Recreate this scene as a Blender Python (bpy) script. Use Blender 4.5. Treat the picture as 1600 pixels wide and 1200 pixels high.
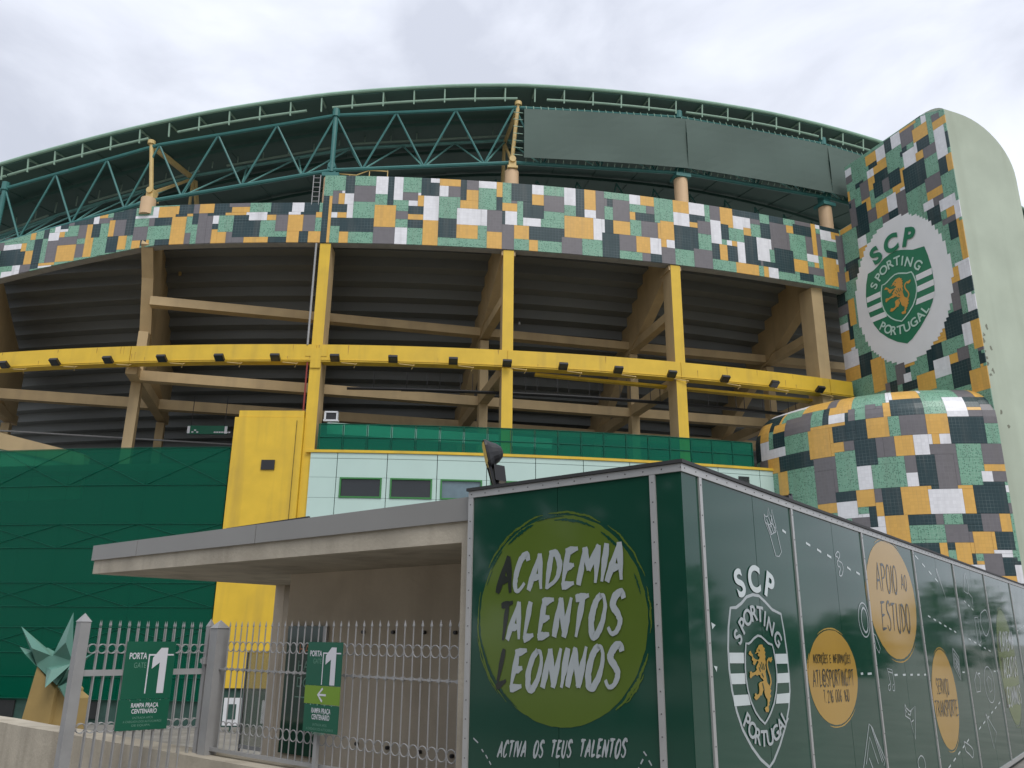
import bpy, bmesh, math, random
from mathutils import Vector, Matrix
from math import sin, cos, pi, radians as rad
random.seed(7)
for o in list(bpy.data.objects): bpy.data.objects.remove(o)
SC = bpy.context.scene
COL = SC.collection

# ------------------------------------------------------------------ camera
cam_data = bpy.data.cameras.new('camera')
cam_data.sensor_width = 36.0
cam_data.lens = 36.0 * 1290.0 / 1600.0
cam_data.clip_start = 0.05
cam_data.clip_end = 3000
cam = bpy.data.objects.new('camera', cam_data)
COL.objects.link(cam)
RW = ((0.999952356, 0.00976143967, 0.0), (-0.00286589251, 0.293579232, 0.955930448), (0.00933125739, -0.955884903, 0.29359322))
cam.matrix_world = Matrix(((RW[0][0], -RW[0][1], -RW[0][2], 0), (RW[1][0], -RW[1][1], -RW[1][2], 0), (RW[2][0], -RW[2][1], -RW[2][2], 0), (0, 0, 0, 1)))
SC.camera = cam

# ------------------------------------------------------------------ sky, sun, exposure
SUN_EL, SUN_AZ = rad(50), rad(152)      # azimuth clockwise from +y: behind the camera, to the right
world = bpy.data.worlds.new('World')
SC.world = world
world.use_nodes = True
wn, wl = world.node_tree.nodes, world.node_tree.links
wn.clear()
def wnode(t, **k):
    n = wn.new(t)
    for a, v in k.items(): setattr(n, a, v)
    return n
w_out = wnode('ShaderNodeOutputWorld'); w_bg = wnode('ShaderNodeBackground')
w_bg.inputs['Strength'].default_value = 0.1
w_sky = wnode('ShaderNodeTexSky', sky_type='NISHITA', sun_disc=False, sun_elevation=SUN_EL, sun_rotation=SUN_AZ)
w_geo = wnode('ShaderNodeTexCoord')
w_sep = wnode('ShaderNodeSeparateXYZ'); wl.new(w_geo.outputs['Generated'], w_sep.inputs[0])
w_map = wnode('ShaderNodeMapping'); w_map.inputs['Scale'].default_value = (1.0, 1.0, 2.3)
wl.new(w_geo.outputs['Generated'], w_map.inputs[0])
w_n1 = wnode('ShaderNodeTexNoise'); w_n1.inputs['Scale'].default_value = 3.1; w_n1.inputs['Detail'].default_value = 7.0; w_n1.inputs['Roughness'].default_value = 0.52; w_n1.inputs['Distortion'].default_value = 0.35
wl.new(w_map.outputs[0], w_n1.inputs[0])
w_r1 = wnode('ShaderNodeValToRGB')
w_r1.color_ramp.elements[0].position = 0.33; w_r1.color_ramp.elements[0].color = (6.6, 6.95, 7.95, 1)
w_r1.color_ramp.elements[1].position = 0.66; w_r1.color_ramp.elements[1].color = (10.8, 11.2, 12.2, 1)
wl.new(w_n1.outputs['Fac'], w_r1.inputs[0])
# overcast sky: brighter towards the zenith
w_mr = wnode('ShaderNodeMapRange'); w_mr.inputs[1].default_value = 0.0; w_mr.inputs[2].default_value = 1.0; w_mr.inputs[3].default_value = 0.82; w_mr.inputs[4].default_value = 1.35
wl.new(w_sep.outputs['Z'], w_mr.inputs[0])
w_mul = wnode('ShaderNodeVectorMath', operation='SCALE')
wl.new(w_r1.outputs[0], w_mul.inputs[0]); wl.new(w_mr.outputs[0], w_mul.inputs['Scale'])
w_mix = wnode('ShaderNodeMixRGB'); w_mix.inputs[0].default_value = 0.88
wl.new(w_sky.outputs[0], w_mix.inputs[1]); wl.new(w_mul.outputs[0], w_mix.inputs[2])
wl.new(w_mix.outputs[0], w_bg.inputs['Color']); wl.new(w_bg.outputs[0], w_out.inputs['Surface'])

sun_data = bpy.data.lights.new('sun', 'SUN')
sun_data.energy = 1.5; sun_data.angle = rad(28); sun_data.color = (1.0, 0.96, 0.9)
sun = bpy.data.objects.new('sun', sun_data); COL.objects.link(sun)
sd = Vector((sin(SUN_AZ) * cos(SUN_EL), cos(SUN_AZ) * cos(SUN_EL), sin(SUN_EL)))
sun.rotation_euler = sd.to_track_quat('Z', 'Y').to_euler()
sun.location = (0, -20, 40)
SC.view_settings.view_transform = 'Standard'; SC.view_settings.look = 'None'
SC.view_settings.exposure = 0.0; SC.view_settings.gamma = 1.0
SC.view_settings.use_curve_mapping = False

# ------------------------------------------------------------------ materials
def new_mat(name):
    m = bpy.data.materials.new(name); m.use_nodes = True
    return m, m.node_tree.nodes, m.node_tree.links, m.node_tree.nodes['Principled BSDF']
def mat(name, col, rough=0.6, var=0.12, scale=3.0, streak=0.0, metal=0.0, spec=0.5, bump=0.0, coat=0.0, grime=(0.12, 0.11, 0.09), stain=0.0, rvar=0.0):
    """painted / concrete / metal surface with tone variation, vertical streaks and stains"""
    m, n, l, p = new_mat(name)
    p.inputs['Roughness'].default_value = rough; p.inputs['Metallic'].default_value = metal
    p.inputs['Specular IOR Level'].default_value = spec; p.inputs['Coat Weight'].default_value = coat
    tc = n.new('ShaderNodeTexCoord')
    no = n.new('ShaderNodeTexNoise'); no.inputs['Scale'].default_value = scale; no.inputs['Detail'].default_value = 6
    l.new(tc.outputs['Object'], no.inputs[0])
    mr = n.new('ShaderNodeMapRange'); mr.inputs[1].default_value = 0.3; mr.inputs[2].default_value = 0.7; mr.inputs[3].default_value = 1 - var; mr.inputs[4].default_value = 1 + var
    l.new(no.outputs['Fac'], mr.inputs[0])
    sc = n.new('ShaderNodeVectorMath'); sc.operation = 'SCALE'; sc.inputs[0].default_value = col
    l.new(mr.outputs[0], sc.inputs['Scale'])
    last = sc.outputs[0]
    def overlay(vec_scale, lo, hi, amt, last):
        mp = n.new('ShaderNodeMapping'); mp.inputs['Scale'].default_value = vec_scale
        l.new(tc.outputs['Object'], mp.inputs[0])
        n2 = n.new('ShaderNodeTexNoise'); n2.inputs['Scale'].default_value = 1.0; n2.inputs['Detail'].default_value = 5
        l.new(mp.outputs[0], n2.inputs[0])
        r2 = n.new('ShaderNodeMapRange'); r2.inputs[1].default_value = lo; r2.inputs[2].default_value = hi; r2.inputs[3].default_value = 0; r2.inputs[4].default_value = amt
        l.new(n2.outputs['Fac'], r2.inputs[0])
        mx = n.new('ShaderNodeMixRGB'); l.new(r2.outputs[0], mx.inputs[0]); l.new(last, mx.inputs[1]); mx.inputs[2].default_value = (*grime, 1)
        return mx.outputs[0]
    if rvar:
        rr = n.new('ShaderNodeMapRange'); rr.inputs[1].default_value = 0.35; rr.inputs[2].default_value = 0.75; rr.inputs[3].default_value = rough; rr.inputs[4].default_value = rough + rvar
        n7 = n.new('ShaderNodeTexNoise'); n7.inputs['Scale'].default_value = 2.3; n7.inputs['Detail'].default_value = 8; l.new(tc.outputs['Object'], n7.inputs[0]); l.new(n7.outputs['Fac'], rr.inputs[0]); l.new(rr.outputs[0], p.inputs['Roughness'])
    if streak: last = overlay((scale * 1.6, scale * 1.6, scale * 0.12), 0.5, 0.75, streak, last)
    if stain: last = overlay((scale * 0.35,) * 3, 0.52, 0.7, stain, last)
    l.new(last, p.inputs['Base Color'])
    if bump:
        b = n.new('ShaderNodeBump'); b.inputs['Strength'].default_value = bump; b.inputs['Distance'].default_value = 0.02
        n3 = n.new('ShaderNodeTexNoise'); n3.inputs['Scale'].default_value = scale * 12; n3.inputs['Detail'].default_value = 4
        l.new(tc.outputs['Object'], n3.inputs[0]); l.new(n3.outputs['Fac'], b.inputs['Height']); l.new(b.outputs[0], p.inputs['Normal'])
    return m
def tile_mat(name, col, line, line_amt, pitch=0.15, motif=None, tone=0.045):
    """glazed tiles: pitch grid of grout lines, per-tile tone, optional printed motif (all in UV metres)"""
    m, n, l, p = new_mat(name)
    p.inputs['Roughness'].default_value = 0.32; p.inputs['Specular IOR Level'].default_value = 0.45
    uv = n.new('ShaderNodeUVMap')
    mp = n.new('ShaderNodeMapping'); mp.inputs['Scale'].default_value = (1 / pitch, 1 / pitch, 1); l.new(uv.outputs[0], mp.inputs[0])
    fl = n.new('ShaderNodeVectorMath'); fl.operation = 'FLOOR'; l.new(mp.outputs[0], fl.inputs[0])
    fr = n.new('ShaderNodeVectorMath'); fr.operation = 'FRACTION'; l.new(mp.outputs[0], fr.inputs[0])
    wnz = n.new('ShaderNodeTexWhiteNoise'); wnz.noise_dimensions = '2D'; l.new(fl.outputs[0], wnz.inputs['Vector'])
    mr = n.new('ShaderNodeMapRange'); mr.inputs[3].default_value = 1 - tone; mr.inputs[4].default_value = 1 + tone; l.new(wnz.outputs['Value'], mr.inputs[0])
    sc = n.new('ShaderNodeVectorMath'); sc.operation = 'SCALE'; sc.inputs[0].default_value = col; l.new(mr.outputs[0], sc.inputs['Scale'])
    last = sc.outputs[0]
    if motif:
        vo = n.new('ShaderNodeTexVoronoi'); vo.inputs['Scale'].default_value = 1.0; vo.inputs['Randomness'].default_value = 0.55
        mp2 = n.new('ShaderNodeMapping'); mp2.inputs['Scale'].default_value = (2.0 / pitch, 2.0 / pitch, 1); l.new(uv.outputs[0], mp2.inputs[0]); l.new(mp2.outputs[0], vo.inputs[0])
        r = n.new('ShaderNodeMapRange'); r.inputs[1].default_value = 0.28; r.inputs[2].default_value = 0.46; r.inputs[3].default_value = 0.85; r.inputs[4].default_value = 0.0; l.new(vo.outputs['Distance'], r.inputs[0])
        gt = n.new('ShaderNodeMath'); gt.operation = 'GREATER_THAN'; gt.inputs[1].default_value = 0.22; l.new(wnz.outputs['Value'], gt.inputs[0])
        ml = n.new('ShaderNodeMath'); ml.operation = 'MULTIPLY'; l.new(r.outputs[0], ml.inputs[0]); l.new(gt.outputs[0], ml.inputs[1])
        mx = n.new('ShaderNodeMixRGB'); mx.inputs[2].default_value = (*motif, 1); l.new(last, mx.inputs[1]); l.new(ml.outputs[0], mx.inputs[0]); last = mx.outputs[0]
    # grout
    sx = n.new('ShaderNodeSeparateXYZ'); l.new(fr.outputs[0], sx.inputs[0])
    def edge(o):
        a = n.new('ShaderNodeMath'); a.operation = 'PINGPONG'; a.inputs[1].default_value = 0.5; l.new(o, a.inputs[0])
        b = n.new('ShaderNodeMath'); b.operation = 'LESS_THAN'; b.inputs[1].default_value = 0.05; l.new(a.outputs[0], b.inputs[0]); return b.outputs[0]
    mxm = n.new('ShaderNodeMath'); mxm.operation = 'MAXIMUM'; l.new(edge(sx.outputs['X']), mxm.inputs[0]); l.new(edge(sx.outputs['Y']), mxm.inputs[1])
    no = n.new('ShaderNodeTexNoise'); no.inputs['Scale'].default_value = 0.9; no.inputs['Detail'].default_value = 4; l.new(uv.outputs[0], no.inputs[0])
    r3 = n.new('ShaderNodeMapRange'); r3.inputs[1].default_value = 0.38; r3.inputs[2].default_value = 0.62; r3.inputs[3].default_value = 0.15 * line_amt; r3.inputs[4].default_value = line_amt; l.new(no.outputs['Fac'], r3.inputs[0])
    m4 = n.new('ShaderNodeMath'); m4.operation = 'MULTIPLY'; l.new(mxm.outputs[0], m4.inputs[0]); l.new(r3.outputs[0], m4.inputs[1])
    mx2 = n.new('ShaderNodeMixRGB'); mx2.inputs[2].default_value = (*line, 1); l.new(last, mx2.inputs[1]); l.new(m4.outputs[0], mx2.inputs[0])
    # soot streaks running down
    mp5 = n.new('ShaderNodeMapping'); mp5.inputs['Scale'].default_value = (2.6, 0.22, 1); l.new(uv.outputs[0], mp5.inputs[0])
    n5 = n.new('ShaderNodeTexNoise'); n5.inputs['Scale'].default_value = 1.0; n5.inputs['Detail'].default_value = 6; l.new(mp5.outputs[0], n5.inputs[0])
    r5 = n.new('ShaderNodeMapRange'); r5.inputs[1].default_value = 0.5; r5.inputs[2].default_value = 0.78; r5.inputs[3].default_value = 0.0; r5.inputs[4].default_value = 0.25; l.new(n5.outputs['Fac'], r5.inputs[0])
    mx5 = n.new('ShaderNodeMixRGB'); mx5.inputs[2].default_value = (0.16, 0.15, 0.13, 1); l.new(mx2.outputs[0], mx5.inputs[1]); l.new(r5.outputs[0], mx5.inputs[0])
    l.new(mx5.outputs[0], p.inputs['Base Color'])
    return m
def glass_mat(name, col, alpha, rough=0.08, spec=0.5):
    """tinted sheet: mostly opaque body tint, part see-through, glossy"""
    m, n, l, p = new_mat(name)
    p.inputs['Base Color'].default_value = (*col, 1); p.inputs['Roughness'].default_value = rough; p.inputs['Specular IOR Level'].default_value = spec
    tr = n.new('ShaderNodeBsdfTransparent'); tr.inputs[0].default_value = (min(1, col[0] * 3 + .35), min(1, col[1] * 3 + .5), min(1, col[2] * 3 + .45), 1)
    mx = n.new('ShaderNodeMixShader'); mx.inputs[0].default_value = alpha
    l.new(tr.outputs[0], mx.inputs[1]); l.new(p.outputs[0], mx.inputs[2])
    l.new(mx.outputs[0], n['Material Output'].inputs['Surface'])
    return m

M = {}
M['tileY'] = tile_mat('tile_ochre', (0.72, 0.42, 0.10), (0.42, 0.25, 0.08), 0.3)
M['tileG'] = tile_mat('tile_green', (0.20, 0.40, 0.28), (0.5, 0.6, 0.5), 0.3, motif=(0.05, 0.15, 0.105))
M['tileD'] = tile_mat('tile_dark', (0.016, 0.044, 0.05), (0.24, 0.30, 0.30), 0.32)
M['tileR'] = tile_mat('tile_grey', (0.165, 0.155, 0.162), (0.26, 0.25, 0.26), 0.3)
M['tileW'] = tile_mat('tile_white', (0.80, 0.80, 0.82), (0.55, 0.55, 0.57), 0.3)
M['grout'] = mat('grout', (0.3, 0.3, 0.29), 0.9)
M['yellow'] = mat('yellow_paint', (0.72, 0.475, 0.035), 0.5, 0.07, 1.2, streak=0.38, grime=(0.36, 0.24, 0.05), stain=0.2)
M['tan'] = mat('tan_paint', (0.49, 0.36, 0.19), 0.7, 0.08, 1.0, streak=0.25, grime=(0.2, 0.15, 0.1))
M['tancol'] = mat('tan_column', (0.66, 0.46, 0.27), 0.6, 0.06, 1.5, streak=0.3, grime=(0.3, 0.2, 0.12))
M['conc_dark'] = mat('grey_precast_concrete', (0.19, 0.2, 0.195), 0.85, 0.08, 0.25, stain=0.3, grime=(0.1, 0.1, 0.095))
M['conc'] = mat('weathered_concrete', (0.48, 0.43, 0.34), 0.85, 0.14, 2.2, streak=0.5, stain=0.35, grime=(0.2, 0.165, 0.12), bump=0.25)
M['conc_wall'] = mat('painted_render', (0.60, 0.515, 0.40), 0.8, 0.1, 1.3, streak=0.25, stain=0.6, grime=(0.22, 0.165, 0.11), bump=0.2)
M['roof_dark'] = mat('dark_green_roof_sheet', (0.06, 0.135, 0.112), 0.6, 0.10, 0.4)
M['roof_rim'] = mat('pale_green_rim', (0.28, 0.45, 0.34), 0.5, 0.08)
M['teal'] = mat('teal_steel', (0.04, 0.17, 0.155), 0.5, 0.1, 1.5)
M['palepipe'] = mat('pale_green_steel', (0.27, 0.41, 0.31), 0.5, 0.08)
M['mast'] = mat('ochre_steel', (0.62, 0.45, 0.18), 0.5, 0.1)
M['screen'] = mat('grey_green_mesh', (0.085, 0.125, 0.105), 0.8, 0.10, 0.25)
M['pale'] = mat('pale_green_render', (0.455, 0.515, 0.41), 0.8, 0.08, 0.5, streak=0.34, grime=(0.27, 0.30, 0.22), stain=0.3)
M['rust'] = mat('rust_run', (0.42, 0.25, 0.05), 0.8, 0.2, 4)
M['stain'] = mat('mould_stain', (0.2, 0.21, 0.16), 0.9)
M['clad'] = mat('pale_green_cladding', (0.50, 0.66, 0.60), 0.4, 0.04, 0.4, streak=0.12, grime=(0.4, 0.5, 0.45))
M['dark'] = mat('dark_void', (0.02, 0.022, 0.022), 0.9)
M['innerdark'] = mat('dark_green_wall', (0.03, 0.075, 0.06), 0.8, 0.2)
M['greenglass'] = glass_mat('green_glass', (0.0, 0.115, 0.068), 0.52, 0.22, .25)
M['balglass'] = glass_mat('green_balustrade_glass', (0.0, 0.145, 0.09), 0.56, 0.12, .3)
M['greenframe'] = mat('green_frame', (0.03, 0.2, 0.12), 0.45, 0.05)
M['greenline'] = mat('green_mullion', (0.0, 0.085, 0.052), 0.5, 0.05, spec=.2)
M['winframe'] = mat('green_window_frame', (0.04, 0.2, 0.05), 0.4, 0.05)
M['winglass'] = mat('window_glass', (0.018, 0.022, 0.024), 0.06, 0.05, spec=0.6)
M['winblue'] = mat('window_blind', (0.13, 0.19, 0.22), 0.15, 0.1, spec=0.6)
M['black'] = mat('black_metal', (0.018, 0.018, 0.02), 0.4, 0.1)
M['lampglass'] = mat('lamp_glass', (0.03, 0.033, 0.036), 0.1, 0.1)
M['galv'] = mat('grey_painted_steel', (0.32, 0.32, 0.318), 0.45, 0.08, 6)
M['alu'] = mat('aluminium_trim', (0.46, 0.46, 0.45), 0.38, 0.06, 5, metal=0.3)
M['rivet'] = mat('rivet', (0.07, 0.07, 0.07), 0.5)
M['lid'] = mat('dark_lid', (0.03, 0.03, 0.03), 0.6)
M['flash'] = mat('grey_flashing', (0.27, 0.265, 0.25), 0.5, 0.05, 1.2, streak=0.1, grime=(0.25, 0.24, 0.22))
M['panel'] = mat('green_printed_panel', (0.012, 0.062, 0.040), 0.05, 0.08, 0.8, spec=0.52, rvar=.05)
M['p_lime'] = mat('print_lime', (0.10, 0.152, 0.026), 0.1, 0.06, 1.5, spec=.4)
M['p_dark'] = mat('print_dark', (0.013, 0.03, 0.022), 0.1, 0.05, spec=.4)
M['p_pale'] = mat('print_pale', (0.40, 0.44, 0.45), 0.1, 0.05, spec=.4)
M['p_ochre'] = mat('print_ochre', (0.43, 0.265, 0.055), 0.1, 0.06, 1.2, spec=.4)
M['p_ink'] = mat('print_ink', (0.03, 0.035, 0.03), 0.1, 0.05, spec=.4)
M['p_white'] = mat('print_white', (0.56, 0.62, 0.62), 0.1, 0.05, spec=.4)
M['ledge'] = mat('foot_of_soffit', (0.2, 0.2, 0.19), 0.9)
M['seam'] = mat('panel_seam', (0.004, 0.012, 0.009), 0.5)
M['signgreen'] = mat('sign_green', (0.0, 0.10, 0.052), 0.4, 0.04)
M['signlime'] = mat('sign_lime', (0.17, 0.30, 0.02), 0.4, 0.04)
M['signwhite'] = mat('sign_white', (0.66, 0.66, 0.70), 0.5, 0.03)
M['signgrey'] = mat('sign_faint', (0.14, 0.30, 0.22), 0.5, 0.03)
M['emb_green'] = mat('emblem_green', (0.03, 0.20, 0.105), 0.35, 0.05, 2)
M['emb_white'] = mat('emblem_white', (0.80, 0.80, 0.80), 0.4, 0.04, 1.0)
M['emb_mint'] = mat('emblem_mint', (0.52, 0.70, 0.60), 0.4, 0.04)
M['emb_gold'] = mat('emblem_gold', (0.66, 0.33, 0.07), 0.4, 0.08, 2)
M['rail_lightened'] = mat('lightened_green_rail', (0.3, 0.42, 0.34), 0.6)  # lighter copy of the pale green steel; brightness under the roof is in the colour
M['teal_lightened'] = mat('lightened_teal_steel', (0.15, 0.36, 0.32), 0.5)  # teal steel lightened for the inner truss, standing in for light missing there
M['teal_facet'] = mat('teal_facet', (0.12, 0.27, 0.215), 0.5, 0.05)
M['ochre_leg'] = mat('ochre_render', (0.36, 0.25, 0.09), 0.7, 0.06)
M['clearglass'] = glass_mat('pale_glass', (0.22, 0.25, 0.20), 0.45, 0.05)
M['white'] = mat('white_plastic', (0.66, 0.67, 0.68), 0.5, 0.05)
M['orange'] = mat('orange_ink', (0.5, 0.18, 0.05), 0.5)
M['asphalt'] = mat('asphalt', (0.055, 0.054, 0.052), 0.9, 0.2, 1.5, bump=0.3)
M['paving'] = mat('paving', (0.24, 0.225, 0.2), 0.85, 0.2, 1.8, bump=0.3, stain=0.3)
M['leaf'] = mat('foliage', (0.045, 0.075, 0.03), 0.8, 0.35, 1.2)
M['bark'] = mat('bark', (0.09, 0.07, 0.05), 0.9, 0.2)
M['red'] = mat('red_pipe', (0.25, 0.03, 0.02), 0.5)

# ------------------------------------------------------------------ builders
ORG = {}
def empty(name, loc):
    o = bpy.data.objects.new(name, None); COL.objects.link(o)
    o.location = loc; o.empty_display_size = 0.3
    ORG[o.name] = Vector(loc)
    return o
def tag(o, label=None, cat=None, group=None, kind=None):
    if label: o['label'] = label
    if cat: o['category'] = cat
    if group: o['group'] = group
    if kind: o['kind'] = kind
    return o
def thing(name, loc, label, cat, group=None): return tag(empty(name, loc), label, cat, group)
class MB:
    """mesh collector: boxes, bars, tubes, sheets; several materials"""
    def __init__(s): s.v = []; s.f = []; s.m = []; s.uv = {}
    def add(s, vs, fs, mi=0):
        b = len(s.v); s.v += [Vector(v) for v in vs]
        for f in fs: s.f.append([b + i for i in f]); s.m.append(mi)
        return s
    def hexa(s, p, mi=0, mf=None):
        """p: 8 points, bottom ring 0-3, top ring 4-7"""
        fs = [(3, 2, 1, 0), (4, 5, 6, 7), (0, 1, 5, 4), (1, 2, 6, 5), (2, 3, 7, 6), (3, 0, 4, 7)]
        b = len(s.v); s.v += [Vector(v) for v in p]
        for k, f in enumerate(fs): s.f.append([b + i for i in f]); s.m.append((mf or {}).get(k, mi))
        return s
    def box(s, c, ax, ay, az, mi=0, mf=None):
        c = Vector(c); ax = Vector(ax); ay = Vector(ay); az = Vector(az)
        return s.hexa([c - ax - ay - az, c + ax - ay - az, c + ax + ay - az, c - ax + ay - az, c - ax - ay + az, c + ax - ay + az, c + ax + ay + az, c - ax + ay + az], mi, mf)
    def bar(s, a, b, w, h=None, up=(0, 0, 1), mi=0):
        a = Vector(a); b = Vector(b); d = (b - a); L = d.length
        if L < 1e-6: return s
        d /= L; u = Vector(up)
        if abs(d.dot(u)) > 0.99: u = Vector((1, 0, 0))
        x = d.cross(u).normalized(); y = x.cross(d).normalized()
        return s.box((a + b) / 2, x * w / 2, d * L / 2, y * (h or w) / 2, mi)
    def tube(s, pts, r, n=8, mi=0, cap=True, closed=False):
        pts = [Vector(p) for p in pts]; N = len(pts); rings = []
        for i, p in enumerate(pts):
            if closed: d = pts[(i + 1) % N] - pts[i - 1]
            else: d = pts[min(i + 1, N - 1)] - pts[max(i - 1, 0)]
            d.normalize(); u = Vector((0, 0, 1))
            if abs(d.dot(u)) > 0.95: u = Vector((1, 0, 0))
            x = d.cross(u).normalized(); y = x.cross(d).normalized()
            rr = r[i] if isinstance(r, (list, tuple)) else r
            rings.append([p + (x * cos(2 * pi * k / n) + y * sin(2 * pi * k / n)) * rr for k in range(n)])
        b = len(s.v)
        for R_ in rings: s.v += R_
        for i in range(N if closed else N - 1):
            j = (i + 1) % N
            for k in range(n):
                s.f.append([b + i * n + k, b + i * n + (k + 1) % n, b + j * n + (k + 1) % n, b + j * n + k]); s.m.append(mi)
        if cap and not closed:
            s.f.append([b + k for k in range(n)][::-1]); s.m.append(mi)
            s.f.append([b + (N - 1) * n + k for k in range(n)]); s.m.append(mi)
        return s
    def grid(s, fn, us, vs, mi=0):
        b = len(s.v)
        for u in us:
            for v in vs: s.v.append(Vector(fn(u, v)))
        nv = len(vs)
        for i in range(len(us) - 1):
            for j in range(nv - 1):
                s.f.append([b + i * nv + j, b + (i + 1) * nv + j, b + (i + 1) * nv + j + 1, b + i * nv + j + 1]); s.m.append(mi)
        return s
    def prism(s, poly, fn0, fn1, mi=0, side=None):
        """poly of 2d points, mapped by fn0 (front) and fn1 (back)"""
        n = len(poly); b = len(s.v)
        s.v += [Vector(fn0(*p)) for p in poly] + [Vector(fn1(*p)) for p in poly]
        s.f.append([b + i for i in range(n)]); s.m.append(mi)
        s.f.append([b + n + i for i in range(n)][::-1]); s.m.append(mi)
        for i in range(n):
            j = (i + 1) % n
            s.f.append([b + i, b + n + i, b + n + j, b + j]); s.m.append(mi if side is None else side)
        return s
    def build(s, name, mats, parent=None, smooth=False, org=None):
        me = bpy.data.meshes.new(name)
        if parent is not None: o0 = ORG[parent.name]
        else: o0 = Vector(org) if org else Vector((0, 0, 0))
        me.from_pydata([v - o0 for v in s.v], [], s.f)
        ml = mats if isinstance(mats, (list, tuple)) else [mats]
        for q in ml: me.materials.append(M[q])
        for i, p in enumerate(me.polygons):
            p.material_index = s.m[i]
            p.use_smooth = smooth
        me.validate()
        bm = bmesh.new(); bm.from_mesh(me); bmesh.ops.recalc_face_normals(bm, faces=bm.faces); bm.to_mesh(me); bm.free()
        o = bpy.data.objects.new(name, me); COL.objects.link(o)
        if parent is not None: o.parent = parent
        else: o.location = o0
        ORG[o.name] = o0
        return o
def V(*a): return Vector(a)
UP = V(0, 0, 1)
GZ = -3.6            # stadium ground (the eye is at z = 0)
TZ = -1.72           # forecourt in front of the kiosk

# ------------------------------------------------------------------ stadium geometry
CX, CY, RR = -9.2525, 111.3921, 75.0403
def pol(a, r=0.0, z=0.0):
    """façade circle: angle in degrees, r metres outward of the façade line"""
    t = rad(a); q = RR + r
    return V(CX + q * sin(t), CY - q * cos(t), z)
def outw(a): t = rad(a); return V(sin(t), -cos(t), 0)
def tang(a): t = rad(a); return V(cos(t), sin(t), 0)
def arc(a0, a1, step=1.0):
    n = max(1, int(math.ceil(abs(a1 - a0) / step))); return [a0 + (a1 - a0) * i / n for i in range(n + 1)]
def interp(x, T):
    if x <= T[0][0]: (x0, y0), (x1, y1) = T[0], T[1]
    elif x >= T[-1][0]: (x0, y0), (x1, y1) = T[-2], T[-1]
    else:
        for (x0, y0), (x1, y1) in zip(T, T[1:]):
            if x0 <= x <= x1: break
    return y0 + (y1 - y0) * (x - x0) / (x1 - x0)
FB = rad(13.7)
FT = V(cos(FB), sin(FB), 0); FN = V(-sin(FB), cos(FB), 0)
CT, CN = V(CX, CY, 0).dot(FT), V(CX, CY, 0).dot(FN)
def tn(t, n, z): return FT * t + FN * n + UP * z
def nband(t): return CN - math.sqrt(max(1.0, RR * RR - (t - CT) ** 2))
COLS = [('P0', -6.7), ('P1', 0.1), ('P2', 6.91), ('P3', 13.5), ('P4', 20.07)]
ROOF = [(-20, 22.3), (-13.92, 23.79), (-10.87, 24.45), (-7.46, 25.23), (-4.87, 25.82), (-2.44, 26.31), (-0.08, 26.77), (2.39, 27.16), (4.86, 27.54), (7.2, 27.85), (9.6, 28.04), (13.47, 28.3), (18.34, 28.6), (22.2, 28.72), (24.66, 28.78), (30, 28.85), (36.21, 28.74), (42, 28.4)]
TOPC = [(-20, 20.9), (-13.67, 22.37), (-7.33, 24.05), (-4.74, 24.55), (-2.39, 25.1), (0, 25.6), (4.89, 26.2), (7.1, 26.6), (11.19, 26.95), (14.35, 27.3), (22.09, 27.6), (30, 27.75)]
BOTC = [(-20, 17.6), (-13.11, 19.17), (-10.44, 20.0), (-8.04, 20.65), (-5.73, 21.13), (-3.41, 21.63), (-1.1, 22.17), (0.18, 22.42), (3.59, 22.83), (6.87, 23.28), (11.12, 23.55), (13.97, 23.82), (21.15, 24.05), (30, 24.2)]
def cut_bot(a): return 18.23 if a > -6.5 else 18.23 + (a + 6.5) * 0.196
def cut_top(a): return 20.42 if a > -7.2 else 20.42 + (a + 7.2) * 0.235
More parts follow.
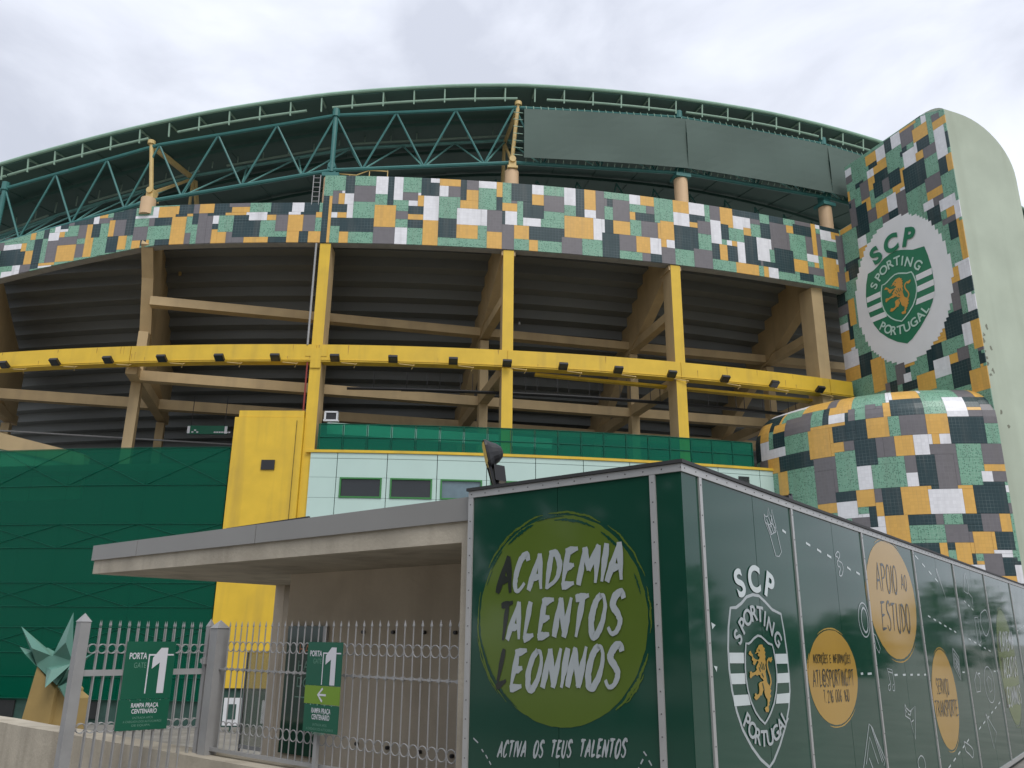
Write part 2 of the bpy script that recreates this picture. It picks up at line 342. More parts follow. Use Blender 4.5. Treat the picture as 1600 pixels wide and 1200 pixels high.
BAND = "D17,419,26,439 W49,418,61,439 D61,407,67,439 W67,412,76,439 R26,410,49,427 R5,407,14,421 W14,419,16,422 Y13,407,19,418 W19,392,26,419 D5,398,20,407 W5,392,13,398 Y13,392,20,398 D5,384,13,392 D14,377,49,391 Y14,365,23,377 D-3,364,2,416 Y2,364,5,416 Y49,382,70,406 R49,363,70,382 W70,363,82,383 R70,391,82,401 R76,412,91,422 W91,418,94,421 Y91,407,97,418 W82,407,91,412 D82,398,96,406 Y82,392,97,397 D82,383,96,392 W96,391,111,419 Y96,364,112,391 D94,418,111,440 W103,433,111,439 Y111,430,132,439 W111,418,120,430 R120,418,132,430 D132,416,138,439 R138,427,150,439 Y138,416,150,427 Y132,406,150,415 D112,374,129,396 W129,388,159,406 Y129,374,150,388 W151,430,168,440 Y168,421,174,439 D168,407,174,421 D183,418,203,440 R182,416,188,418 W203,427,215,439 Y203,416,215,427 R215,410,236,428 W236,418,248,439 D248,407,257,439 Y257,415,269,439 W257,407,269,415 R269,408,280,439 D281,422,290,431 R289,408,305,431 W305,428,317,440 Y317,428,332,441 R323,420,332,428 Y305,410,311,419 D311,410,332,420 Y174,407,188,416 D195,400,215,416 W176,392,189,407 D174,383,177,406 R159,383,174,406 W152,389,159,406 W194,392,212,401 Y159,364,174,383 R174,364,185,392 Y185,377,200,392 D200,376,236,393 Y200,364,209,377 Y236,383,269,408 W268,383,278,407 R235,364,256,383 D278,392,289,407 D277,363,295,392 Y289,392,305,408 R317,393,335,411 R295,374,311,393 Y311,375,326,393 W326,375,338,393 R317,366,326,374 D326,365,338,375 Y335,393,352,411 Y339,384,344,392 W344,384,351,393 R338,364,351,384 Y353,426,372,441 W353,408,369,426 W372,423,390,442 D372,417,390,424 Y371,408,381,417 R381,403,396,418 R396,421,408,442 Y407,417,424,442 D424,429,457,444 W423,417,445,431 R445,425,457,430 D467,430,487,444 Y338,393,353,412 Y337,384,344,393 W344,384,354,393 W337,375,338,391 D354,384,381,410 R338,365,353,384 R375,365,395,385 W395,393,409,421 D408,400,417,418 W414,394,421,400 Y421,394,427,400 Y436,409,445,418 D457,409,469,427 R469,399,492,431 D396,376,405,394 Y405,376,415,394 D414,376,427,394 W426,376,436,401 D435,376,452,409 W450,382,464,410 R452,377,458,382 D457,376,470,382 D472,375,494,401 Y423,365,451,377 Y455,366,464,376 W463,366,473,377 Y494,377,514,392 W512,391,529,401 Y521,386,529,392 R513,377,534,386 D501,367,519,377 R500,434,521,445 Y490,421,500,431 D499,421,522,433 Y521,400,529,443 R512,402,522,422 R527,401,535,428 W527,434,534,443 D535,434,560,444 W533,422,551,435 Y549,425,561,434 D540,402,560,411 Y533,367,553,402 W551,395,561,402 R551,366,564,387 R556,387,569,430"
LEFT = "W-174,398,-166,407 Y-167,395,-146,408 D-146,395,-132,409 D-151,395,-145,398 R-132,399,-126,409 Y-126,398,-111,409 D-112,398,-94,410 D-116,395,-98,399 R-95,405,-74,410 Y-94,398,-74,405 Y-99,395,-78,398 D-53,399,-33,410 D-57,395,-37,399 W-33,399,-21,410 W-37,392,-25,399 D-22,398,-5,411 D-25,396,-10,399 W-78,394,-58,398 W-76,389,-58,395 Y-137,394,-131,398 D-131,386,-125,398 R-126,364,-111,395 D-172,386,-151,394 Y-153,364,-137,394 D-169,363,-152,371 R-137,364,-132,377 W-111,386,-104,394 D-111,380,-105,386 D-90,371,-64,390 D-90,390,-76,395 Y-58,389,-49,395 R-49,378,-36,395 R-96,364,-89,377 R-89,364,-78,371 Y-111,364,-96,377 Y-78,364,-55,371 D-55,364,-37,371 Y-37,378,-19,395 Y-37,365,-25,378 D-25,365,-16,378 R-20,378,-10,396 Y-10,393,-4,398 Y-16,365,-2,378 W-337,370,-315,377 W-340,369,-335,372 R-342,372,-337,381 D-339,354,-309,370 Y-315,369,-309,378 Y-307,379,-300,389 Y-309,353,-299,368 D-300,352,-290,381 D-292,381,-284,392 W-278,384,-274,394 W-285,377,-272,386 W-273,386,-264,388 Y-272,380,-268,386 D-274,388,-263,396 R-263,391,-256,397 D-257,391,-236,402 W-236,392,-230,402 Y-230,397,-221,403 R-230,393,-220,397 R-251,377,-243,391 R-272,371,-251,379 R-286,354,-272,378 Y-273,353,-251,371 R-251,355,-242,371 Y-244,357,-235,391 D-236,377,-227,392 Y-220,377,-211,394 R-213,377,-199,396 D-215,395,-193,407 D-200,377,-191,395 D-219,360,-207,377 Y-208,362,-198,377 R-192,372,-178,386 Y-193,363,-184,372 D-184,364,-178,371 Y-178,364,-173,371 R-178,387,-172,395 W-192,394,-172,397 R-322,351,-310,354 W-334,338,-311,348 W-320,347,-312,352 R-312,345,-300,352 D-300,347,-291,351 Y-292,350,-272,354 W-291,347,-275,351"
TOWER = "W17,496,28,503 R16,485,28,494 Y49,493,62,504 W63,488,75,505 D50,485,62,491 Y58,477,74,486 W49,476,57,486 Y48,462,54,475 D56,466,75,477 D54,449,67,468 R67,449,78,464 D74,492,82,507 W83,492,95,506 R95,485,113,505 Y112,482,129,497 Y97,504,117,508 D118,506,123,509 W124,497,130,508 R136,491,145,501 Y135,482,149,491 W134,450,148,481 D146,456,149,474 D113,472,128,481 R121,458,134,472 Y112,461,121,472 D94,477,101,484 W95,463,110,479 D94,435,120,462 D76,450,91,467 Y91,447,94,464 Y78,441,94,450 Y81,437,87,443 W86,436,94,445 D135,432,144,448 Y144,432,149,449 R116,422,136,438 Y116,414,135,421 R122,405,134,413 W112,405,121,414 W130,397,147,407 Y136,387,144,396 W145,382,151,399 R130,381,143,387 D136,365,145,381 D113,387,129,405 D30,473,43,481 R36,456,48,478 Y35,442,48,457 D23,418,41,453 Y16,465,21,477 Y-6,433,15,455 R17,433,26,466 W7,456,15,465 D15,457,20,463 R42,426,53,440 Y55,425,68,443 W69,425,81,444 D70,417,80,426 R81,413,93,441 R61,418,69,425 W24,406,36,416 Y24,398,35,406 D4,375,20,397 R-7,394,3,429 Y-3,374,5,388 Y24,393,34,405 R-12,375,-3,390 D-15,351,-4,365 R-14,340,2,352 D-4,308,4,339 Y1,324,8,354 W-14,321,-3,331 Y-15,298,-2,321 Y-3,299,3,307 W-14,280,6,297 Y-14,264,6,279 D5,265,23,288 Y21,242,39,279 R51,243,62,264 Y63,258,76,264 D62,252,68,259 W61,243,68,251 D57,234,77,243 Y76,230,94,244 R37,240,43,248 D42,238,51,248 D135,364,145,381 Y145,340,150,379 W136,320,151,338 Y130,322,137,337 R125,295,135,320 D136,305,150,320 W141,287,152,304 D137,280,150,287 D113,271,134,294 W133,259,143,280 Y140,253,151,279 Y98,269,113,285 D90,251,107,269 D91,246,96,252 R123,246,134,257 Y114,245,122,255 W96,236,114,254 D113,221,135,246 R143,248,149,252 D143,238,150,246 Y132,212,152,235 Y76,229,97,245"
DRUM = "Y54,204,83,216 R57,196,72,207 D13,196,80,223 Y76,193,91,203 Y48,187,68,207 W56,169,69,187 D44,169,57,196 D75,178,89,193 W73,169,90,178 W34,218,118,247 R89,187,119,204 D131,189,140,207 Y108,208,141,239 Y138,199,158,242 R134,209,145,236 W139,189,152,199 D152,189,157,199 R157,191,163,201 R172,189,188,201 R172,200,181,204 Y188,191,193,205 W188,205,193,246 D80,154,118,169 Y65,153,80,168 R55,139,66,168 Y79,128,91,153 R119,149,140,161 R119,118,140,149 Y118,161,140,188 Y139,162,150,173 Y119,187,150,191 D141,173,161,185 D152,182,170,191 D161,172,171,189 D158,149,178,172 R150,162,160,173 Y171,172,188,189 R177,154,193,170 W160,128,172,147 D139,119,156,128 Y156,112,172,128 R171,114,178,128 D177,104,189,128 Y119,108,140,119 W139,104,157,119 R150,93,165,103 D165,95,172,112 Y171,104,178,112 Y178,89,186,104 D188,230,209,230 W210,218,221,230 Y196,205,219,241 W188,207,193,247 Y186,191,193,205 D193,191,219,207 R252,208,276,228 Y268,208,276,228 W237,188,255,208 D256,197,275,208 Y256,191,267,197 R267,182,279,199 R254,188,267,192 D237,164,268,188 R198,172,221,191 Y220,162,238,191 W227,164,238,173 R183,154,193,172 Y193,153,210,172 W207,154,223,172 R219,123,240,164 R199,138,210,153 W199,128,210,138 D207,123,223,153 R260,145,279,164 Y260,139,279,145 W258,130,267,139 R267,130,279,139 Y237,104,253,128 D249,104,276,128 W276,120,279,128 R276,104,279,111 D177,104,195,128 Y192,104,217,128 W214,104,239,123 D193,95,216,104 R216,95,223,104 Y177,80,195,104 D238,89,252,104 R251,89,268,104 Y267,89,275,104 R221,80,239,95 Y244,70,262,89 D260,73,275,89 W258,68,274,73 D260,53,275,66 R248,52,263,70 D193,69,217,80 Y216,65,223,79 D223,73,228,80 Y228,61,240,80 W237,56,248,61 Y261,47,274,52 W274,47,279,61"
DRUM_PLAN = [(13.113, 42.935), (12.928, 42.407), (12.744, 41.88), (12.563, 41.351), (12.382, 40.823), (12.4, 40.304), (12.625, 39.793), (12.866, 39.289), (13.125, 38.793), (13.402, 38.308), (13.707, 37.84), (14.044, 37.395), (14.412, 36.975), (14.808, 36.581), (15.229, 36.214), (15.676, 35.879), (16.146, 35.577), (16.638, 35.312), (17.151, 35.092), (17.682, 34.919), (18.225, 34.787), (18.776, 34.692), (19.331, 34.635), (19.889, 34.603), (20.447, 34.583), (21.006, 34.577)]
# ------------------------------------------------------------------ ground
g = MB(); g.box((0, 150, GZ - 0.5), (900, 0, 0), (0, 900, 0), (0, 0, 0.5)); tag(g.build('ground', 'paving'), kind='structure')
KF = V(0.770105, -0.637917, 0).normalized()            # along the kiosk's front face
KG = V(0.616903, 0.787039, 0).normalized()             # along its long side
KNF = V(-KF.y * -1, KF.x * -1, 0) * 1.0                # outward normal of the front face
KNF = V(KF.y, -KF.x, 0)
KNR = V(KG.y, -KG.x, 0)                                # outward normal of the long side
KA = V(-0.295706, 6.072703, 0); KB = V(1.034204, 4.971072, 0)
g = MB(); tq = lambda s, d: KA + KF * s - KNF * d
g.prism([(-40, -40), (60, -40), (60, 40), (1.0, 40), (1.0, 3.1), (-4.08, 3.1), (-4.08, .24), (-40, .24)], lambda s, d: tq(s, d) + UP * TZ, lambda s, d: tq(s, d) + UP * (GZ - .2))
tag(g.build('terrace', 'paving'), kind='structure')

# ------------------------------------------------------------------ mosaics of coloured tile panels
def parse(s): return [(t[0],) + tuple(int(v) for v in t[1:].split(',')) for t in s.split()]
CELL = 0.15
MATK = dict(Y='tileY', G='tileG', D='tileD', R='tileR', W='tileW')
def panel(surf, u0, u1, v0, v1, th, step, clip, acc=None):
    g_ = 0.004
    u0 += g_; u1 -= g_; v0 += g_; v1 -= g_
    if clip:
        if clip(u0, v1) - clip(u0, v0) < 0.03 and clip(u1, v1) - clip(u1, v0) < 0.03: return None
    nu = max(1, int(math.ceil((u1 - u0) / step))); nv = max(1, int(math.ceil((v1 - v0) / step)))
    vs, uv, fs = [], [], []
    for off in (th, -0.01):
        for i in range(nu + 1):
            for j in range(nv + 1):
                u = u0 + (u1 - u0) * i / nu; v = v0 + (v1 - v0) * j / nv
                if clip: v = clip(u, v)
                vs.append(surf(u, v, off)); uv.append((u, v))
    K = nv + 1; B = (nu + 1) * K
    idx = lambda i, j: i * K + j
    for i in range(nu):
        for j in range(nv): fs.append((idx(i, j), idx(i + 1, j), idx(i + 1, j + 1), idx(i, j + 1)))
    rim = [(idx(i, 0), idx(i + 1, 0)) for i in range(nu)] + [(idx(nu, j), idx(nu, j + 1)) for j in range(nv)] + [(idx(i + 1, nv), idx(i, nv)) for i in range(nu)] + [(idx(0, j + 1), idx(0, j)) for j in range(nv)]
    for a, b in rim: fs.append((b, a, B + a, B + b))
    return vs, fs, uv
def mosaic(parent, data, U0, U1, V0, V1, surf, limit, step=9.0, clip=None, hole=None, rand=None, th=0.03, seed=3):
    rng = random.Random(seed)
    nu = int(round((U1 - U0) / CELL)); nv = int(round((V1 - V0) / CELL))
    ids = [[-1] * nv for _ in range(nu)]; colr = {-1: 'G'}
    k = 0
    def paint(c, u0, v0, u1, v1):
        nonlocal k
        a, b, c0, c1 = [int(round(x)) for x in ((u0 - U0) / CELL, (u1 - U0) / CELL, (v0 - V0) / CELL, (v1 - V0) / CELL)]
        if b == a: b = a + 1
        if c1 == c0: c1 = c0 + 1
        k += 1; colr[k] = c
        for i in range(max(0, a), min(nu, b)):
            for j in range(max(0, c0), min(nv, c1)): ids[i][j] = k
    if rand:
        for z in rand:
            for _ in range(int((z[1] - z[0]) * (z[3] - z[2]) * 0.9)):
                a = rng.uniform(z[0], z[1]); b = rng.uniform(z[2], z[3])
                paint(rng.choice('YDRWGYDG'), a, b, a + rng.choice((.45, .6, .9, 1.2)), b + rng.choice((.45, .6, .9, 1.2)))
    for c, u0, v0, u1, v1 in parse(data): paint(c, u0 / 20, v0 / 20, u1 / 20, v1 / 20)
    # close one-cell slivers of the ground colour between patches
    for i in range(1, nu - 1):
        for j in range(1, nv - 1):
            if ids[i][j] == -1:
                if ids[i - 1][j] > 0 and ids[i + 1][j] > 0: ids[i][j] = ids[i - 1][j]
                elif ids[i][j - 1] > 0 and ids[i][j + 1] > 0: ids[i][j] = ids[i][j - 1]
    if hole:
        for i in range(nu):
            for j in range(nv):
                if hole(U0 + (i + .5) * CELL, V0 + (j + .5) * CELL): ids[i][j] = -2
    holes = [(i, j) for i in range(nu) for j in range(nv) if ids[i][j] == -2]
    done = [[False] * nv for _ in range(nu)]; out = []
    for i in range(nu):
        for j in range(nv):
            if done[i][j] or ids[i][j] == -2: continue
            q = ids[i][j]
            mw, mh = (rng.choice((7, 9, 11)), rng.choice((8, 10, 12))) if q == -1 else (99, 99)
            h = 0
            while j + h < nv and h < mh and ids[i][j + h] == q and not done[i][j + h]: h += 1
            w = 1
            while i + w < nu and w < mw and all(ids[i + w][j + e] == q and not done[i + w][j + e] for e in range(h)): w += 1
            for a in range(w):
                for e in range(h): done[i + a][j + e] = True
            out.append((w * h, colr[q], U0 + i * CELL, U0 + (i + w) * CELL, V0 + j * CELL, V0 + (j + h) * CELL))
    out.sort(reverse=True)
    rest = {}
    n = 0
    def link(vs, fs, uv, name, c):
        o0 = ORG[parent.name]
        me = bpy.data.meshes.new(name); me.from_pydata([v - o0 for v in vs], [], fs)
        me.materials.append(M[MATK[c]])
        ul = me.uv_layers.new(name='UVMap')
        for lp in me.loops: ul.data[lp.index].uv = uv[lp.vertex_index]
        o = bpy.data.objects.new(name, me); COL.objects.link(o); o.parent = parent; ORG[o.name] = o0
        return o
    for ar, c, u0, u1, v0, v1 in out:
        r = panel(surf, u0, u1, v0, v1, th + rng.uniform(0, 0.006), step, clip)
        if r is None: continue
        if n < limit: link(*r, 'tile_panel', c); n += 1
        else:
            vs, fs, uv = rest.setdefault(c, ([], [], [])); b = len(vs)
            vs += r[0]; fs += [tuple(b + x for x in f) for f in r[1]]; uv += r[2]
    for c, (vs, fs, uv) in rest.items(): tag(link(vs, fs, uv, 'tile_chip', c), kind='stuff')
    return holes

# ------------------------------------------------------------------ the stadium
stadium = thing('stadium', pol(0, 0, GZ), 'curved football stadium with yellow ring beam, mosaic tile band and dark green roof', 'stadium')
def part(mb, name, mats, parent=None, **k): return mb.build(name, mats, parent or stadium, **k)

# seating soffit: stepped precast rows
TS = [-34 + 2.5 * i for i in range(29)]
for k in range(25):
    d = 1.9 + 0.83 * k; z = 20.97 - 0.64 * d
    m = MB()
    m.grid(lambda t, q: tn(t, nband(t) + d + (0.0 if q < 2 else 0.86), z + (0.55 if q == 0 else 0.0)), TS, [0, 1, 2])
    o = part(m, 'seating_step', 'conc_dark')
# frames
BASE = {n: pol(a) for n, a in COLS}
def frame(t, poly, nb, n1, n2, colA=True, z1=15.4):
    m = MB(); m.prism(poly, lambda n, z: tn(t - .27, n, z), lambda n, z: tn(t + .27, n, z)); part(m, 'raker', 'tan')
    if colA:
        m = MB(); m.prism([(nb + .6, 15.52), (nb + .6, 15.98), (n1 + .6, 15.98), (n1 + .6, 15.52)], lambda n, z: tn(t - .22, n, z), lambda n, z: tn(t + .22, n, z)); part(m, 'strut', 'tan')
    m = MB(); m.prism([(nb + .5, 11.83), (nb + .5, 12.38), (n2 + 1.2, 12.38), (n2 + 1.2, 11.83)], lambda n, z: tn(t - .25, n, z), lambda n, z: tn(t + .25, n, z)); part(m, 'floor_beam', 'tan')
    m = MB(); m.box(tn(t, n1 + .28, (7.4 + z1) / 2), FT * .23, FN * .28, UP * (z1 - 7.4) / 2); part(m, 'inner_column', 'tan')
    m = MB(); m.box(tn(t, n2 + .28, 9.55), FT * .22, FN * .26, UP * 2.15); part(m, 'inner_column', 'tan')
for n in ('P1', 'P2', 'P3', 'P4'):
    b = BASE[n]; t = b.dot(FT); nb = b.dot(FN)
    frame(t, [(nb + .2, 18.2), (nb + 1.5, 17.5), (nb + 4.3, 16.15), (nb + 6.6, 15.2), (nb + 13.2, 11.2), (nb + 14.2, 11.2), (nb + 14.2, 12.5), (nb + 4, 19.0), (nb + 2.2, 20.1), (nb + .9, 20.1)], nb, 41.3, 47.6)
for tt, sh in ((-8.76, 0.0), (-17.6, 2.6)):
    frame(tt, [(40.0 + sh, 18.3), (41.2 + sh, 17.0), (42.5 + sh, 14.5), (43.2 + sh, 14.2), (48.9 + sh, 12.3), (50.5 + sh, 12.2), (50.5 + sh, 15.0), (45.3 + sh, 18.1), (42.4 + sh, 19.8), (41 + sh, 20.1)], 40.2 + sh, 42.1 + sh, 49.8 + sh, colA=False, z1=14.5)
# straight cross beams between the frames
TB = [-17.6] + [BASE[n].dot(FT) for n in ('P0', 'P1', 'P2', 'P3', 'P4')] + [34.0]
def cross(n, z, h, d, i0=0, gap=.25):
    for i in range(i0, len(TB) - 1):
        m = MB(); m.box(tn((TB[i] + TB[i + 1]) / 2, n + d / 2, z - h / 2), FT * ((TB[i + 1] - TB[i]) / 2 - gap), FN * d / 2, UP * h / 2); part(m, 'cross_beam', 'tan')
cross(41.25, 16.1, .45, .55, 1); cross(41.55, 12.3, .5, .5, 1); cross(47.3, 12.42, .55, .5, 0)
# outer columns
for n, a in COLS[1:]:
    zb = GZ if n == 'P1' else 7.45
    fr = -0.02 if n != 'P4' else -0.25
    w = .26 if n != 'P4' else .36
    m = MB(); m.box(pol(a, fr - .5, (zb + 18.22) / 2), tang(a) * w, outw(a) * .5, UP * (18.22 - zb) / 2, 0, {4: 1} if n != 'P4' else None)
    part(m, 'column', ['tan', 'yellow'])
    if n in ('P2', 'P3'): m = MB(); m.box(pol(a, -.62, 18.08), tang(a) * (w + .08), outw(a) * .55, UP * .12); part(m, 'capital', 'tan')
# downpipes by the yellow column
m = MB(); m.tube([pol(-.235, .02, 12.98), pol(-.235, .02, 18.2)], .05); part(m, 'downpipe', 'galv')
m = MB(); m.tube([pol(-.2, -.05, 9.8), pol(-.2, -.05, 12.2)], .04); part(m, 'downpipe', 'red')
# ring beam in bays
bays = [-20, -13.4] + [a for _, a in COLS] + [21.2]
for a0, a1 in zip(bays, bays[1:]):
    m = MB(); A = arc(a0 + .012, a1 - .012, .9); sec = [(0.02, 12.16), (0.02, 13.0), (-.55, 13.0), (-.55, 12.16)]
    for i in range(len(A) - 1):
        m.hexa([pol(A[i], sec[3][0], sec[3][1]), pol(A[i + 1], sec[3][0], sec[3][1]), pol(A[i + 1], sec[0][0], sec[0][1]), pol(A[i], sec[0][0], sec[0][1]),
                pol(A[i], sec[2][0], sec[2][1]), pol(A[i + 1], sec[2][0], sec[2][1]), pol(A[i + 1], sec[1][0], sec[1][1]), pol(A[i], sec[1][0], sec[1][1])])
    part(m, 'ring_beam', 'yellow')
# thin raised drip edge along the beam's foot and cover plates at the yellow column
m = MB(); A = arc(-20, 21.2, .8)
for i in range(len(A) - 1): m.bar(pol(A[i], .035, 12.24), pol(A[i + 1], .035, 12.24), .03, .03)
part(m, 'drip_edge', 'yellow')
m = MB(); m.box(pol(.1, .03, 12.62), tang(.1) * .5, outw(.1) * .012, UP * .2); m.box(pol(.1, .03, 12.3), tang(.1) * .24, outw(.1) * .014, UP * .45); part(m, 'cover_plate', 'yellow')
m = MB(); m.hexa([pol(8, -.85, 12.03), pol(21.3, -1.3, 12.03), pol(21.3, -.8, 12.03), pol(8, -.57, 12.03), pol(8, -.85, 12.15), pol(21.3, -1.3, 12.15), pol(21.3, -.8, 12.15), pol(8, -.57, 12.15)]); part(m, 'inner_flange', 'yellow')
# service pipes hung below the beam
for r_, z_, a0, a1 in ((-1.9, 11.45, 1.0, 20.5), (-2.5, 11.6, 3.0, 20.5)):
    m = MB(); m.tube([pol(a, r_, z_) for a in arc(a0, a1, 1)], .07, 6)
    for a in arc(a0 + 1, a1 - 1, 1.3): m.bar(pol(a, r_, z_), pol(a, r_, z_ + .9), .03)
    part(m, 'service_pipe', 'black')
# floor slab at the concourse
m = MB(); A = arc(-20, 21.2, 1.5)
for i in range(len(A) - 1):
    p = [pol(A[i], -24), pol(A[i + 1], -24), pol(A[i + 1], -.35), pol(A[i], -.35)]
    m.hexa([q + UP * 7.1 for q in p] + [q + UP * 7.42 for q in p])
part(m, 'floor_slab', 'conc_dark')
m = MB(); m.grid(lambda a, z: pol(a, -2.2, z), arc(-20, 21.2, 1.5), [GZ, 7.1]); part(m, 'inner_wall', 'innerdark')
# handrail on the concourse, left
m = MB()
for zz in (8.6, 9.0, 10.35): m.tube([tn(t, 50.8 - (2.4 if zz > 10 else 0), zz) for t in (-26, -17, -8, -1)], .045, 6)
for t in range(-26, 0, 2): m.bar(tn(t, 50.8, 7.4), tn(t, 50.8, 9.0), .05)
part(m, 'handrail', 'galv')

# tiled band
stad_band = None
def shell(name, a0, a1, zb, zt, thick, mt, cap0=None):
    m = MB(); A = arc(a0, a1, .7)
    for i in range(len(A) - 1):
        b0, b1, t0, t1 = zb(A[i]), zb(A[i + 1]), zt(A[i]), zt(A[i + 1])
        m.hexa([pol(A[i], -thick, b0), pol(A[i + 1], -thick, b1), pol(A[i + 1], -.01, b1), pol(A[i], -.01, b0),
                pol(A[i], -thick, t0), pol(A[i + 1], -thick, t1), pol(A[i + 1], -.01, t1), pol(A[i], -.01, t0)])
    return part(m, name, mt)
band_m = shell('tiled_band', -.02, 21.6, lambda a: 18.24, lambda a: 21.95, .5, 'grout')
surf_band = lambda u, v, off: pol(math.degrees(u / RR), off, v)
mosaic(band_m, BAND, -.15, 28.5, 18.25, 21.95, surf_band, 185, clip=lambda u, v: min(21.94, max(18.25, v)))
band_l = shell('tiled_band', -20, -.04, cut_bot, cut_top, .45, 'grout')
mosaic(band_l, LEFT, -18.3, -.15, 16.6, 20.45, surf_band, 105, clip=lambda u, v: min(cut_top(math.degrees(u / RR)) - .01, max(cut_bot(math.degrees(u / RR)) + .01, v)), seed=5)
# rounded tan end where the tall band starts
m = MB(); m.tube([pol(-.05, -.22, 20.3), pol(-.05, -.22, 21.9)], .21, 14); part(m, 'band_end', 'tancol')
# round column stubs on the band, bearings
for nme, a, z0, z1 in (('P0', -6.98, 20.0, 20.9), ('P2', 7.03, 21.9, 22.85), ('P3', 14.1, 21.9, 23.5), ('P4', 21.15, 21.9, 23.45)):
    m = MB(); rr_ = -.12 if nme == 'P0' else -.45; m.tube([pol(a, rr_, z0), pol(a, rr_, z1)], .36, 28); part(m, "column_stub", "tancol")
for a, z in ((.05, 21.95), (14.1, 23.5), (21.15, 23.45)):
    m = MB(); m.box(pol(a, -.45, z + .12), tang(a) * .42, outw(a) * .42, UP * .1); m.box(pol(a, -.45, z + .42), tang(a) * .22, outw(a) * .25, UP * .26); m.tube([pol(a, -.75, z + .72), pol(a, -.15, z + .72)], .2, 10)
    part(m, 'bearing', 'teal')
for a, z in ((-6.98, 20.85), (7.03, 22.85)):
    m = MB(); m.box(pol(a, -.3, z + .1), tang(a) * .26, outw(a) * .28, UP * .06); m.box(pol(a, -.3, z + .3), tang(a) * .19, outw(a) * .2, UP * .2); m.tube([pol(a, -.6, z + .56), pol(a, -.02, z + .56)], .17, 14)
    part(m, 'bearing', 'mast')
# masts
for a, z0, a2 in ((-7.05, 21.5, -7.3), (7.03, 23.5, 7.25)):
    zt = interp(a2, TOPC) + .25
    m = MB(); m.tube([pol(a, -.35, z0), pol(a2, -.25, zt)], .105, 10); m.tube([pol(a2, -.25, zt - .12), pol(a2, -.25, zt + .08)], .19, 12)
    zq = interp(a, TOPC) + .3; m.bar(pol(a2, -.4, zt - .15), pol(a, -4.0, zq), .12, .3); m.bar(pol(a, -.5, z0), pol(a, -4.0, zq), .1, .14); m.bar(pol(a, -4.0, z0 - 3), pol(a, -4.0, zq), .12); m.bar(pol(a, -4.2, zq), pol(a, -6.5, z0 - 2.5), .14, .3)
    part(m, 'mast', 'mast')
for a in (.05, 14.1, 21.3, -13.6):
    m = MB(); m.tube([pol(a, -.25, interp(a, BOTC) - .1), pol(a, -.25, interp(a, TOPC) + .3)], .13, 10); m.tube([pol(a, -.25, interp(a, TOPC) - .1), pol(a, -.25, interp(a, TOPC) + .35)], .2, 10); part(m, 'truss_post', 'teal')
# roof
da = 1.205; a = -18.6; RA = []
while a < 41: RA.append(a); a += da
zin = lambda a: interp(a, ROOF) - .22
for iq, (a0, a1) in enumerate(zip(RA, RA[1:])):
    m = MB(); dz_ = .03 * (iq % 2)
    for r0, r1, z0, z1 in ((0, -12, 0, 1.1), (-12, -26, 1.1, 2.0)):
        e = -.012; z0 += dz_; z1 += dz_
        m.hexa([pol(a0 + e, r0, zin(a0) + z0), pol(a1 - e, r0, zin(a1) + z0), pol(a1 - e, r1, zin(a1) + z1), pol(a0 + e, r1, zin(a0) + z1),
                pol(a0 + e, r0, zin(a0) + z0 + .14), pol(a1 - e, r0, zin(a1) + z0 + .14), pol(a1 - e, r1, zin(a1) + z1 + .14), pol(a0 + e, r1, zin(a0) + z1 + .14)])
    part(m, 'roof_panel', 'roof_dark')
m = MB(); m.tube([pol(a, .04, interp(a, ROOF) - .07) for a in arc(-18.6, 41, .6)], .1, 8); part(m, 'roof_rim', 'roof_rim')
for r_ in (-3.2, -6.5, -9.8, -13, -17, -21):
    m = MB(); A = arc(-18.6, 41, 1.2)
    for i in range(len(A) - 1):
        zz = lambda q: zin(q) + (-r_) * .09 - .16
        m.bar(pol(A[i], r_, zz(A[i])), pol(A[i + 1], r_, zz(A[i + 1])), .12, .2)
    part(m, 'purlin', 'roof_dark')
for i, a in enumerate(RA[:-2]):
    zr = interp(a, ROOF)
    m = MB(); m.bar(pol(a, -.02, zr - .2), pol(a, -.12, zr - .95), .07); m.bar(pol(a, -.02, zr - .15), pol(a, -.9, zr - .12), .08, .14); m.bar(pol(a, -.06, zr - .3), pol(a, -.5, zr - .16), .06)
    part(m, 'bracket', 'palepipe')
for a0, a1 in ((-20, -13.6), (-13.5, -7.4), (-6.2, -1.1), (-.1, 7.2), (8.4, 13.9), (14.4, 21), (21.6, 30)):
    m = MB(); m.tube([pol(a, -.12, interp(a, ROOF) - .78) for a in arc(a0, a1, .8)], .065, 8); part(m, 'rail', 'palepipe')
